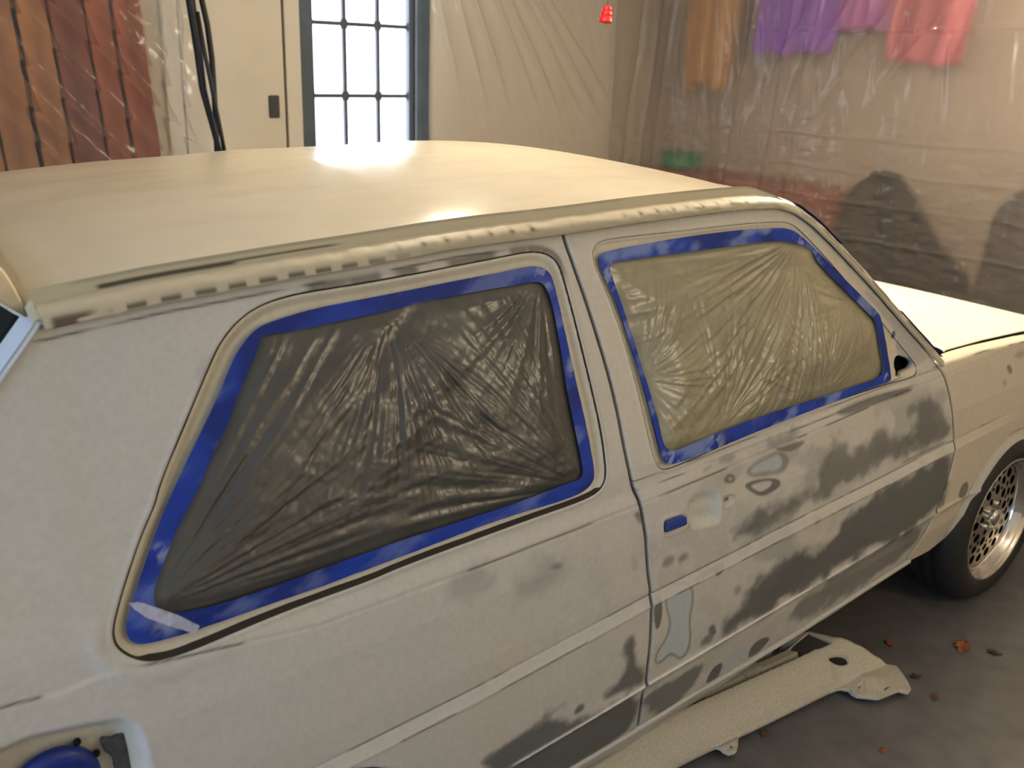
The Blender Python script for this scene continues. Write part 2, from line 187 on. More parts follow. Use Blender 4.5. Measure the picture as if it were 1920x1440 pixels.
def tube(name, pts, r, mat, parent=None, seg=10, cap=True):
    pts = [Vector(p) for p in pts]; n = len(pts); rs = r if hasattr(r, '__len__') else [r]*n
    V = []; F = []; up = Vector((.3, .2, 1)).normalized()
    for i, p in enumerate(pts):
        t = (pts[min(i+1, n-1)]-pts[max(i-1, 0)]).normalized()
        a = t.cross(up if abs(t.dot(up)) < .95 else Vector((1, 0, 0))).normalized(); b = a.cross(t)
        for k in range(seg):
            an = 2*math.pi*k/seg; V.append(p+(a*math.cos(an)+b*math.sin(an))*rs[i])
    for i in range(n-1):
        for k in range(seg):
            F.append([i*seg+k, (i+1)*seg+k, (i+1)*seg+(k+1) % seg, i*seg+(k+1) % seg])
    if cap: F.append(list(range(seg))); F.append([(n-1)*seg+k for k in range(seg)][::-1])
    return make_mesh(name, V, F, mat, parent)
def lathe(name, prof, mat, parent=None, seg=48, axis='z', loc=(0, 0, 0)):
    V = []; F = []; n = len(prof)
    for k in range(seg):
        a = 2*math.pi*k/seg
        for r, h in prof:
            c, s = r*math.cos(a), r*math.sin(a)
            V.append((loc[0]+c, loc[1]+s, loc[2]+h) if axis == 'z' else (loc[0]+c, loc[1]+h, loc[2]+s))
    for k in range(seg):
        for i in range(n-1):
            a, b = k*n+i, ((k+1) % seg)*n+i; F.append([a, b, b+1, a+1] if axis == 'z' else [a, a+1, b+1, b])
    return make_mesh(name, V, F, mat, parent)
def box_vf(x0, x1, y0, y1, z0, z1):
    V = [(x, y, z) for x in (x0, x1) for y in (y0, y1) for z in (z0, z1)]
    return V, [[0, 1, 3, 2], [4, 6, 7, 5], [0, 4, 5, 1], [2, 3, 7, 6], [0, 2, 6, 4], [1, 5, 7, 3]]
def boxes(name, L, mat, parent=None, bevel=.004):
    V = []; F = []
    for b in L:
        v, f = box_vf(*b); F += [[i+len(V) for i in q] for q in f]; V += v
    o = make_mesh(name, V, F, mat, parent, smooth=False)
    if bevel:
        md = o.modifiers.new('bevel', 'BEVEL'); md.width = bevel; md.segments = 2
    return o
def empty(name, loc=(0, 0, 0)):
    o = bpy.data.objects.new(name, None); COL.objects.link(o); o.location = loc; return o
def tag(o, label=None, cat=None, group=None, kind=None):
    if label: o['label'] = label
    if cat: o['category'] = cat
    if group: o['group'] = group
    if kind: o['kind'] = kind
    return o
def struct(o): o['kind'] = 'structure'; return o
# ------------------------------------------------------------------ materials
def mat(name, color, rough=.5, metal=0, spec=.5, noise=None, attr=None, bump=None, coat=0, transm=None, rough_attr=None, sheen=None):
    m = bpy.data.materials.new(name); m.use_nodes = True; nt = m.node_tree; N = nt.nodes; L = nt.links
    b = N['Principled BSDF']; b.inputs['Base Color'].default_value = (*color, 1); b.inputs['Roughness'].default_value = rough
    b.inputs['Metallic'].default_value = metal; b.inputs['Specular IOR Level'].default_value = spec; b.inputs['Coat Weight'].default_value = coat
    tc = N.new('ShaderNodeTexCoord'); src = None
    if attr:
        a = N.new('ShaderNodeAttribute'); a.attribute_name = attr; src = a.outputs['Color']
    if noise:   # (scale, amount, detail[, stretch])
        n = N.new('ShaderNodeTexNoise'); n.inputs['Scale'].default_value = noise[0]; n.inputs['Detail'].default_value = noise[2]
        mp = N.new('ShaderNodeMapping'); mp.inputs['Scale'].default_value = noise[3] if len(noise) > 3 else (1, 1, 1)
        L.new(tc.outputs['Object'], mp.inputs[0]); L.new(mp.outputs[0], n.inputs['Vector'])
        r = N.new('ShaderNodeMapRange'); r.inputs[1].default_value = .3; r.inputs[2].default_value = .7; r.inputs[3].default_value = 1-noise[1]; r.inputs[4].default_value = 1+noise[1]*.6
        L.new(n.outputs[0], r.inputs[0])
        mx = N.new('ShaderNodeMix'); mx.data_type = 'RGBA'; mx.blend_type = 'MULTIPLY'; mx.inputs[0].default_value = 1
        if src: L.new(src, mx.inputs[6])
        else: mx.inputs[6].default_value = (*color, 1)
        L.new(r.outputs[0], mx.inputs[7]); src = mx.outputs[2]
    if src: L.new(src, b.inputs['Base Color'])
    if rough_attr:
        a = N.new('ShaderNodeAttribute'); a.attribute_name = rough_attr; L.new(a.outputs['Fac'], b.inputs['Metallic'])
    if bump:
        n = N.new('ShaderNodeTexNoise'); n.inputs['Scale'].default_value = bump[0]; n.inputs['Detail'].default_value = 4
        L.new(tc.outputs['Object'], n.inputs['Vector']); bp = N.new('ShaderNodeBump'); bp.inputs['Strength'].default_value = bump[1]; bp.inputs['Distance'].default_value = bump[2]
        L.new(n.outputs[0], bp.inputs['Height']); L.new(bp.outputs[0], b.inputs['Normal'])
    if transm is not None:
        t = N.new('ShaderNodeBsdfTransparent'); mx = N.new('ShaderNodeMixShader'); mx.inputs[0].default_value = transm
        L.new(b.outputs[0], mx.inputs[1]); L.new(t.outputs[0], mx.inputs[2]); L.new(mx.outputs[0], N['Material Output'].inputs['Surface'])
    return m
# ------------------------------------------------------------------ car: shape functions
ZP = np.array([.10, .20, .25, .38, .50, .63, .75, .86, .89, 1.29, 1.33, 1.42]); YP = np.array([.74, .765, .788, .816, .822, .822, .812, .792, .786, .648, .628, .58])
def S(x, z):
    y = np.interp(z, ZP, YP); return -(y-.014*((x-.6)/1.4)**2)+.25*np.clip(-.5-x, 0, 1)**1.5+.18*np.clip(x-2.75, 0, 1)**1.3
def pl(P):
    P = np.array(P); return lambda x: np.interp(x, P[:, 0], P[:, 1])+np.where(x > P[-1, 0], (x-P[-1, 0])*.02, 0)+np.where(x < P[0, 0], (x-P[0, 0])*.02, 0)
c1, c2, belt = pl(C1), pl(C2), pl(BELT)
QAc, QBc, QCc, DAc, DBc, DCc = [chaikin(p, 2) for p in (QA, QB, QC, DA, DB, DC)]
def disp(x, z):
    """outward relief of the side: body creases"""
    t1 = z-c1(x); d = -.004*sstep(-.026, -.002, t1)-.0018*np.exp(-(t1/.003)**2)+.0015*np.exp(-((t1+.027)/.004)**2)
    t2 = z-c2(x); d = d+.006*np.exp(-np.abs(t2)/.006)-.005*sstep(0, -.03, t2)
    tb = z-belt(x); d = d-.0012*np.exp(-(tb/.0025)**2)-.006*sstep(-.002, .035, tb)
    back = sstep(-.2, -.26, x); d = d+back*(-.0035*sstep(-.003, .003, tb)+.006*sstep(-.002, .035, tb))
    return d
PRIMER = np.array((.56, .54, .495)); CREAM = np.array((.61, .56, .44)); GREY = np.array((.085, .088, .088)); FILL = np.array((.46, .51, .53)); DARK = np.array((.035, .028, .02))
def lerp(a, b, t): return a+(np.asarray(b)-a)*np.asarray(t)[:, None]
def stains(P, col):
    x, z = P[:, 0], P[:, 1]
    wx = x+.02*(fbm(x*14, z*14, 3, 1)-.5); wz = z+.02*(fbm(x*14, z*14, 3, 5)-.5)
    for poly, a, s, k in STAINS:
        q = chaikin(poly, 2); m = 3*s+.01; lo = q.min(0)-m; hi = q.max(0)+m
        sel = np.where((x > lo[0]) & (x < hi[0]) & (z > lo[1]) & (z < hi[1]))[0]
        if not len(sel): continue
        big = s > .009; X = wx[sel] if big else x[sel]; Zz = wz[sel] if big else z[sel]
        sd, _ = poly_sd(np.stack([X, Zz], 1), q)
        if big: sd = sd+s*1.6*(fbm(x[sel]*22, z[sel]*22, 4, 9)-.5)*2
        t = a*sstep(s, -s, sd)
        col[sel] = lerp(col[sel], (GREY, PRIMER, FILL)[k], t)
    return col
def edge_burn(P, col, dist, width, seed, amt=.85, th=.5, fr=9):
    n = fbm(P[:, 0]*fr+P[:, 1]*fr*.7, P[:, 1]*0+seed, 3, seed)
    return lerp(col, DARK, amt*np.exp(-(dist/width)**2)*sstep(th, th+.08, n))
def base_paint(P):
    x, z = P[:, 0], P[:, 1]; col = np.tile(PRIMER, (len(P), 1))
    t = sstep(.45, .75, fbm(x*5, z*5, 4, 3)); col = lerp(col, PRIMER*np.array((1.02, .99, .93)), t)
    front = sstep(.75, 1.2, x)*sstep(.9, .8, z)
    col = lerp(col, GREY*2.6, front*.45*sstep(.52, .68, fbm(x*7, z*9, 4, 21)))
    low = sstep(.9, .7, z)*sstep(.3, .9, x); col = lerp(col, GREY*3, low*.2*sstep(.5, .7, fbm(x*16, z*16, 4, 31)))
    col = stains(P, col)
    # bands and creases stay in primer, worn through in dashes
    t1 = z-c1(x); col = lerp(col, PRIMER*1.08, .8*sstep(-.030, -.024, t1)*sstep(.002, -.003, t1))
    col = edge_burn(P, col, t1-.001, .0016, 2, th=.42); col = edge_burn(P, col, t1+.028, .0016, 4, th=.52)
    col = edge_burn(P, col, z-belt(x), .0018, 6, th=.5)
    t2 = z-c2(x)-.001; col = lerp(col, (.88, .86, .82), .97*np.exp(-(t2/.0036)**2)*sstep(.36, .46, fbm(x*6, z*0, 3, 12))*sstep(1.75, 1.4, x))  # lower crease: bare metal with its bright highlight painted in
    return col
def bare(P, sd):
    x, z = P[:, 0], P[:, 1]; t2 = z-c2(x)-.001
    return .35*np.exp(-(t2/.0034)**2)*sstep(.36, .46, fbm(x*6, z*0, 3, 12))*sstep(1.75, 1.4, x)
M_PAINT = mat('primer_paint', PRIMER, .42, attr='paint', noise=(90, .06, 3), rough_attr='bare', spec=.5)
M_CREAM = mat('cream_primer', CREAM, .40, noise=(30, .06, 3))
M_ROOF = mat('roof_primer', (.62, .55, .42), .23, attr='paint', noise=(25, .04, 4, (.4, 1, 1)), spec=.5)
M_BLACK = mat('black_void', (.006, .006, .006), .9, spec=.1)
M_DARK = mat('dark_underbody', (.012, .012, .012), .85, spec=.2)
M_GLASS = mat('dark_glass', (.02, .022, .022), .08)
M_FILM = mat('masking_film', (.15, .135, .095), .31, attr='paint', spec=.9)
M_TAPE = mat('blue_masking_tape', (.02, .07, .42), .55, spec=.25, attr='paint', bump=(400, .25, .001))
# ------------------------------------------------------------------ car body parts
car = tag(empty('car', (1.0, 0, 0)), 'two-door hatchback in patchy cream and grey primer with blue-taped masked windows', 'car')
CARX = 1.0
def kid(o):      # keep world placement while the car empty sits at the car's centre
    o.parent = car; o.matrix_parent_inverse = Matrix.Translation((-CARX, 0, 0)); return o
gr = np.array(GAPR); gf = np.array(GAPF); gt = np.array(GUT); dt = np.array(DTOP); db = np.array(DBOT)
grs = chaikin(gr, 2, False); gfs = chaikin(gf, 1, False); gts = chaikin(gt, 2, False); dts = chaikin(dt, 2, False)
def side_map(P, sd, extra=None):
    x, z = P[:, 0], P[:, 1]; d = disp(x, z)
    if extra is not None: d = d+extra
    r = .0035; e = np.clip(1+sd/r, 0, 1); d = d-r*.7*e**2
    return np.stack([x, S(x, z)-d, z], 1)
def resample(P, d):
    P = np.array(P); s = np.concatenate([[0], np.cumsum(np.linalg.norm(np.diff(P, axis=0), axis=1))]); t = np.arange(0, s[-1], d); return np.stack([np.interp(t, s, P[:, 0]), np.interp(t, s, P[:, 1])], 1)
# --- quarter panel
rear_edge = [(-.2332, 1.2965), (-.2935, 1.2335), (-.42, 1.10), (-.60, .90), (-.665, .82), (-.70, .60), (-.715, .40), (-.68, .27), (-.30, .24)]
arc_r = [(.29*math.cos(a), .29+.265*math.sin(a)) for a in np.linspace(math.pi*1.05, -.05*math.pi, 24)]
top = [tuple(p) for p in gts if p[0] < .684]
quarter_out = top+[(.6835, 1.3405)]+[(p[0]-.0042, p[1]) for p in grs]+[(.8385, .232), (.30, .203)]+arc_r[::-1]+rear_edge[::-1]
FU = chaikin(FUEL, 2)
_cache = {}
def insetA(P, poly, depth, groove, slope):
    sd, nr = poly_sd(P, poly); bottom = sstep(.9, .875, nr[:, 1])
    gw = groove+(.0045*bottom)
    d = -.0025*np.exp(-((sd+gw)/(gw*.7))**2)-depth*sstep(-gw*.3, -slope, sd)+.0015*np.exp(-((sd-.003)/.003)**2)
    return d, sd, nr
def q_map(P, sd):
    dA, sA, nr = insetA(P, QAc, .011, .003, .022); _cache['qA'] = (sA, nr)
    sf, _ = poly_sd(P, FU); _cache['qF'] = sf
    df = -.035*sstep(.006, -.028, sf)-.004*sstep(-.02, -.05, sf)
    # raised blend around the window's lower rear corner
    bl = .003*np.exp(-((sA-.02)/.012)**2)*sstep(.95, .88, P[:, 1])*sstep(.0, -.2, P[:, 0])
    return side_map(P, sd, dA+df+bl)
def q_col(P, sd):
    c = base_paint(P); sA, nr = _cache['qA']; x, z = P[:, 0], P[:, 1]
    c = lerp(c, CREAM, sstep(-.001, -.006, sA))
    bot = sstep(.89, .875, nr[:, 1])*sstep(-.21, -.17, x)
    topw = sstep(1.24, 1.27, nr[:, 1])*sstep(0.01, -.0, sA-.006)*sstep(-.002, 0, sA)
    c = lerp(c, (.09, .08, .06), topw*.8*sstep(.45, .55, fbm(x*10, z*3, 3, 40)))
    tg = np.interp(x, gt[:, 0], gt[:, 1])-z
    c = lerp(c, CREAM*.9, sstep(.035, .0, tg)*.5); c = edge_burn(P, c, tg-.022, .0018, 11, th=.45, fr=5)
    sf = _cache['qF']; c = lerp(c, CREAM*.95, sstep(-.002, -.012, sf))
    g = np.interp(z, grs[::-1, 1], grs[::-1, 0])-x
    c = lerp(c, GREY*2, .6*sstep(.012, .003, g)*sstep(.9, .8, z)*sstep(.4, .6, fbm(x*0, z*14, 3, 51)))
    return c
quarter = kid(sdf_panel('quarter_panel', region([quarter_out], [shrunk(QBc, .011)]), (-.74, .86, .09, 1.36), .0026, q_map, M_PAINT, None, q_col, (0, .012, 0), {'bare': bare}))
quarter['label'] = 'rear side panel in smooth pale primer, sanded grey at the lower front'
# --- door
door_out = [(p[0]+.0042, p[1]) for p in grs[::-1]]+[(p[0], p[1]-.005) for p in gts if .70 < p[0] < 1.93]+[(p[0]-.005, p[1]) for p in gfs[1:]]+[(p[0], p[1]+.002) for p in db[::-1][1:-1]]
MH = chaikin(np.array(MIRHOLE)+(.024, -.002), 1); DT_ = chaikin(np.array(DOT)+(.026, -.004), 1); HB = chaikin(HBOX, 1); HP = chaikin(HPAD, 2); LK = chaikin(LOCK, 1); LH = chaikin(LOCKH, 1); HT = np.array(HTAPE)
def d_map(P, sd):
    x, z = P[:, 0], P[:, 1]
    dA, sA, nr = insetA(P, DAc, .0055, .0016, .012); _cache['dA'] = (sA, nr)
    hb, _ = poly_sd(P, HB); hp, _ = poly_sd(P, HP); lk, _ = poly_sd(P, LK)
    sh, _ = poly_sd(P, MH); _cache['h'] = (hb, hp, lk)
    e = -.006*sstep(.0, -.006, hb)-.014*sstep(.001, -.030, hp)-.005*sstep(0, -.006, lk)+.0015*np.exp(-((hb-.003)/.003)**2)
    e = e+.002*np.exp(-((z-(np.interp(x, [.85, 1.6], [.853, .872])))/.0028)**2)*sstep(.9, 1.1, x)*sstep(1.72, 1.6, x)
    return side_map(P, sd, dA+e)
def d_col(P, sd):
    x, z = P[:, 0], P[:, 1]; c = base_paint(P); sA, nr = _cache['dA']; hb, hp, lk = _cache['h']
    c = lerp(c, CREAM, .85*sstep(.001, -.005, sA))
    c = lerp(c, (.56, .56, .52), sstep(.002, -.004, hp)); c = lerp(c, CREAM*.9, .6*sstep(.002, -.002, hb)); c = lerp(c, (.3, .27, .22), .6*np.exp(-(hb/.0015)**2))
    c = lerp(c, (.25, .22, .18), .5*np.exp(-(lk/.0015)**2)); c = lerp(c, CREAM, .35*sstep(.93, 1.0, z))
    for i, zz in enumerate((.878, .872, .853)):
        c = edge_burn(P, c, z-(zz+np.interp(x, [.85, 1.6], [-.006, .014])), .0013, 60+i, th=.45, fr=5)
    sp, _ = poly_sd(P, np.array([(1.765, .90), (1.9, .92), (1.80, 1.01), (1.66, 1.12), (1.645, 1.12), (1.76, 1.01)]))
    c = lerp(c, (.36, .36, .36), .7*sstep(.006, -.004, sp))
    sp, _ = poly_sd(P, np.array([(1.712, .955), (1.722, .96), (1.72, .99), (1.712, 1.0), (1.715, .975)])); c = lerp(c, (.2, .1, .06), .7*sstep(.002, -.002, sp+.003*(fbm(x*90, z*90, 2, 3)-.5)))
    return c
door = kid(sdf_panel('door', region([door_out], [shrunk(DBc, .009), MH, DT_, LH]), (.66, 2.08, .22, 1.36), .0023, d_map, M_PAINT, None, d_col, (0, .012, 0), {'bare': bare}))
door['label'] = 'front door with large dark sanded-through patches and pale filler'
# --- thin dark seam lines that run round both window surrounds
M_SEAM = mat('dark_seam', (.035, .028, .022), .7, spec=.2)
def seam(name, poly, mapf, w0, w1, a, closed_rng=None):
    p = np.vstack([poly, poly[:1]]); p = resample(p, .0035); p = p if closed_rng is None else closed_rng(p); sd, _ = poly_sd(p, poly)
    for _ in range(3): p = (np.roll(p, 1, 0)+2*p+np.roll(p, -1, 0))/4
    T = np.roll(p, -1, 0)-np.roll(p, 1, 0); T /= np.linalg.norm(T, axis=1)[:, None]; Nn = np.stack([-T[:, 1], T[:, 0]], 1)
    s2, _ = poly_sd(p+Nn*.004, poly); Nn *= np.where(np.median(s2) > 0, -1, 1)
    down = sstep(.80, .97, Nn[:, 1]); w = w0*(.75+.5*fbm(p[:, 0]*20, p[:, 1]*20, 2, 77))+(w1-w0)*down; cols = []
    for k in np.linspace(0, 1, 5):
        q = p+Nn*(a+w*k)[:, None]; V = mapf(q, np.full(len(q), -1.)); V[:, 1] -= .0007; cols.append(V)
    V = np.stack(cols, 1); n, k = V.shape[:2]; i = np.arange(n*k).reshape(n, k); i = np.vstack([i, i[:1]])
    Q = np.stack([i[:-1, :-1], i[1:, :-1], i[1:, 1:], i[:-1, 1:]], -1).reshape(-1, 4)
    return kid(make_mesh(name, V.reshape(-1, 3), Q, M_SEAM))
seam('quarter_window_seam', QAc, q_map, .0028, .0078, .0005)
seam('door_window_seam', DAc, d_map, .0011, .0016, .0)
# --- rocker under the door
sl = np.array(SILL); dbl = [(p[0], p[1]-.004) for p in db]
rock = [(.30, .07)]+sl.tolist()+[(1.968, .297)]+[(p[0], p[1]-.003) for p in db[::-1]]+[(.8405, .230), (.30, .200)]
dbx = np.vstack([[(.30, .203)], db])
def r_map(P, sd):
    x, z = P[:, 0], P[:, 1]; t = z-np.interp(x, dbx[:, 0], dbx[:, 1]); d = .004*np.exp(-((t+.012)/.006)**2)-.3*np.clip(-.02-t, 0, 1)
    return np.stack([x, S(x, z)-d+.001, z], 1)
def r_col(P, sd):
    x, z = P[:, 0], P[:, 1]; c = np.tile(PRIMER*1.02, (len(P), 1)); t = z-np.interp(x, dbx[:, 0], dbx[:, 1])
    c = lerp(c, GREY*2.5, .7*sstep(.45, .6, fbm(x*6, z*50, 4, 5))*sstep(-.02, -.04, t)); c = edge_burn(P, c, t+.014, .002, 3, th=.45); return c
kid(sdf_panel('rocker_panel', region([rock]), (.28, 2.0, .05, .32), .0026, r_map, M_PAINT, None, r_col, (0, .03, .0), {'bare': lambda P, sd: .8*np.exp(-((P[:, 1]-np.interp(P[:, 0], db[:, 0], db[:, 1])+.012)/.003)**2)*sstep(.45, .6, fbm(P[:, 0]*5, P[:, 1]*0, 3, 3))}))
# --- front fender: side chart carried on over the top edge
CR = pl([(1.97, .889), (2.2, .889), (2.465, .878), (2.8, .85), (3.1, .79)])
def f_map(P, sd):
    x, v = P[:, 0], P[:, 1]; zc = CR(x); z = np.minimum(v, zc); d = disp(x, z)*sstep(2.6, 2.1, x)
    arch = np.hypot(x-2.475, z-.285)-.262; d = d+.010*sstep(.05, .0, arch)
    r = .0035; e = np.clip(1+sd/r, 0, 1); d = d-r*.7*e**2; y = S(x, z)-d
    o = np.clip(v-zc, 0, 1); rr = .008; y = y+np.clip(o, 0, 1); zz = z+rr*(1-np.exp(-o/rr))
    return np.stack([x, y, zz], 1)
archp = [(p[0], p[1]) for p in ARCH][::-1]+[(2.62, .525), (2.70, .45), (2.735, .33), (2.74, .25)]
fend_out = [(p[0]+.0045, p[1]) for p in gfs[::-1]]+[(1.985, .915), (2.0, .930), (2.10, .933), (2.3, .925), (2.6, .91), (3.0, .853), (3.15, .822), (3.19, .62), (3.19, .36), (2.95, .30), (2.74, .25)]+archp[::-1][1:-1]+[(1.972, .2845)]
def f_col(P, sd):
    x, v = P[:, 0], P[:, 1]; zc = CR(x); c = np.tile(PRIMER*np.array((1.05, .98, .86)), (len(P), 1)); c = stains(P, c)
    arch = np.hypot(x-2.475, v-.285)-.262
    c = lerp(c, PRIMER*.98, sstep(.055, .045, arch)*.8); c = edge_burn(P, c, arch-.05, .0016, 70, th=.5, fr=12)
    c = lerp(c, (.32, .36, .35), .55*sstep(.04, .0, arch)*sstep(.5, .62, fbm(x*14, v*8, 3, 71))); c = edge_burn(P, c, v-c1(x)-.004, .0016, 72, th=.5)
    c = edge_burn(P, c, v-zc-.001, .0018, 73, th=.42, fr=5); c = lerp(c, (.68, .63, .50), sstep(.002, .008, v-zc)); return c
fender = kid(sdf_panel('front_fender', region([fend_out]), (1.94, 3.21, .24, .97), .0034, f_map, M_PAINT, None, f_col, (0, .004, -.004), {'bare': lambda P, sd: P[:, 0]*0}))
# --- black backing sheet painting in the shade behind gaps and holes
def in_map(P, sd): return np.stack([P[:, 0], S(P[:, 0], P[:, 1])+.048, P[:, 1]], 1)
kid(sdf_panel('gap_shade_backing', region([[(p[0], p[1]-.01) for p in gts[2:] if p[0] < 1.93]+[(1.95, .86), (2.08, .80), (2.09, .5), (2.0, .32), (1.9, .27), (.8, .19), (.34, .19), (.30, .6), (-.25, .62), (-.5, .75), (-.3, 1.2)]], [shrunk(QBc, -.004), shrunk(DBc, -.004)]), (-.6, 2.1, .18, 1.36), .012, in_map, M_BLACK, None))
# --- roof
RQ = (.0184, .0697, .9226, .0864, 1.3989, .0146, .5235, 11.23)
def roofz(x, y):
    e, c, ff, fr, x0, bow, L, p = RQ; zg = np.interp(x, gt[:12, 0], gt[:12, 1]); zg = np.where(x > 1.38, 1.343, zg); yg = np.interp(x, [-.25, .4, 1.4], [.628, .612, .607])
    s = np.clip(np.abs(y)/yg, 0, 1)
    return zg+e*(1-s**p)+c*(1-s**2.2)*(1-np.clip((x-(x0-L))/L, 0, 1.5)**2*ff)-fr*np.clip(.15-x, 0, 1)**2
def roof_fn(u, v):
    yg = lambda x: np.interp(x, [-.25, .4, 1.4], [.628, .612, .607]); s = np.sin(v*math.pi/2)
    x = -.235+u*(1.3989+.235+.0146*(1-s**2)); y = s*yg(x); z = roofz(x, y)
    z = z-.010*np.clip(1-(x+.235)/.012, 0, 1)**2-.01*np.clip(1-(1.3989+.0146*(1-s**2)-x)/.012, 0, 1)**2
    return np.stack([x, y, z], 1)
def roof_col(u, v):
    P = roof_fn(u, v); x, y = P[:, 0], P[:, 1]; c = np.tile(np.array((.60, .54, .42)), (len(P), 1))
    c = lerp(c, (.66, .61, .50), .7*sstep(.4, .7, fbm(x*2.2, y*3, 3, 80)))
    c = lerp(c, (.50, .45, .27), .8*sstep(.545, .585, -y)*sstep(.9, .2, x)); c = lerp(c, (.50, .44, .27), .6*sstep(-.17, -.22, x))
    c = lerp(c, (.44, .40, .32), .14*sstep(.56, .75, fbm(x*3, y*12, 4, 81))); return c
us = np.concatenate([np.linspace(0, .02, 8), np.linspace(.03, .97, 180), np.linspace(.98, 1, 8)]); vs = np.concatenate([np.linspace(-1, -.6, 60), np.linspace(-.59, .59, 90), np.linspace(.6, 1, 50)])
kid(grid_mesh('roof', roof_fn, us, vs, M_ROOF, None, color=roof_col))
# bare strips along the roof edge and the seam rail with lumpy sealer
def sweep_rail(name, P, prof, m, lump=0, color=None, taper=False):
    P = np.array(P); n = len(P); T = np.gradient(P, axis=0); T /= np.linalg.norm(T, axis=1)[:, None]; Nn = np.stack([-T[:, 1], T[:, 0]], 1)
    s = np.concatenate([[0], np.cumsum(np.linalg.norm(np.diff(P, axis=0), axis=1))]); k = len(prof); V = np.empty((n, k, 3))
    for j, (o, h) in enumerate(prof):
        hh = h+lump*(fbm(s*45, s*0+j*.4, 3, 90)-.5)*(1.4 if j in (1, 2) else .5); oo = o+lump*(fbm(s*38+9, s*0+j*.6, 3, 92)-.5)*(1.2 if 0 < j < k-1 else 0)
        if taper: tt = 1-sstep(1.25, 1.42, P[:, 0]); hh = .010+(hh-.010)*tt; oo = -.003+(oo+.003)*tt
        q = P+Nn*hh[:, None]; V[:, j, 0] = q[:, 0]; V[:, j, 2] = q[:, 1]; V[:, j, 1] = S(q[:, 0], q[:, 1])-oo
    i = np.arange(n*k).reshape(n, k); Q = np.stack([i[:-1, :-1], i[1:, :-1], i[1:, 1:], i[:-1, 1:]], -1).reshape(-1, 4)[:, ::-1]
    col = color(np.repeat(s, k), np.tile(np.arange(k)/(k-1), n), V.reshape(-1, 3)) if color else None
    return kid(make_mesh(name, V.reshape(-1, 3), Q, m, None, color=col))
M_RAIL = mat('rail_primer', CREAM, .5, attr='paint')
def rail_col(s, k, V):
    c = np.tile(CREAM*np.array((.86, .84, .78)), (len(s), 1)); x = V[:, 0]; c = lerp(c, (.33, .30, .21), .8*sstep(.25, .5, k)*sstep(.15, .5, x)*sstep(1.40, 1.34, x))
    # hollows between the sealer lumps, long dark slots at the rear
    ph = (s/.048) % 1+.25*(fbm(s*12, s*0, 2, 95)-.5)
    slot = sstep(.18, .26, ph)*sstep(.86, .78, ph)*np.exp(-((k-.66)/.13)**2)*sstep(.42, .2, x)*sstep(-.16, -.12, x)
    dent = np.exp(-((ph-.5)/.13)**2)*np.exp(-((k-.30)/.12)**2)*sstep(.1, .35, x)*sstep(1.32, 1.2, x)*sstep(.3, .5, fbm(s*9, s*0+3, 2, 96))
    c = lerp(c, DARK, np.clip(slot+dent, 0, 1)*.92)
    c = lerp(c, (.10, .085, .045), .75*sstep(1.36, 1.44, x)*np.exp(-((k-.42)/.22)**2)*sstep(.3, .5, fbm(s*16, k*2, 3, 97)))
    c = lerp(c, (.07, .035, .02), .9*sstep(-.155, -.18, x)*sstep(-.225, -.215, x)*sstep(.35, .55, k)*sstep(.35, .5, fbm(s*30, k*3, 2, 98)))
    return c
rp = resample(gts, .003)
sweep_rail('drip_rail', rp, [(-.016, .020), (-.008, .0165), (-.002, .0125), (.002, .0095), (.003, .0065), (.0042, .0035), (.0048, .000), (.0046, -.003), (.0045, -.0055), (.002, -.0075), (-.003, -.0085)], M_RAIL, .003, rail_col)
fl = resample([p for p in gts if p[0] < 1.42], .004)
def flank_col(s, k, V):
    x = V[:, 0]; c = np.tile(CREAM*np.array((.80, .79, .70)), (len(s), 1))
    kk = .40+.12*(fbm(s*5, s*0, 2, 99)-.5)
    st = sstep(.17, .10, np.abs(k-kk))*sstep(-.155, -.145, x)*sstep(.06, .04, x); st2 = sstep(.05, .03, np.abs(k-kk-.12))*sstep(.0, .02, x)*sstep(.24, .2, x)
    c = lerp(c, DARK*1.1, np.clip(st+st2, 0, 1)*.95)
    c = edge_burn(np.stack([x, x*0], 1), c, (k-.93)*.03, .0016, 101, th=.4, fr=6); return c
sweep_rail('roof_flank', fl, [(-.0185+.0004*j, .014+.0031*j) for j in range(9)], M_RAIL, 0, flank_col, True)
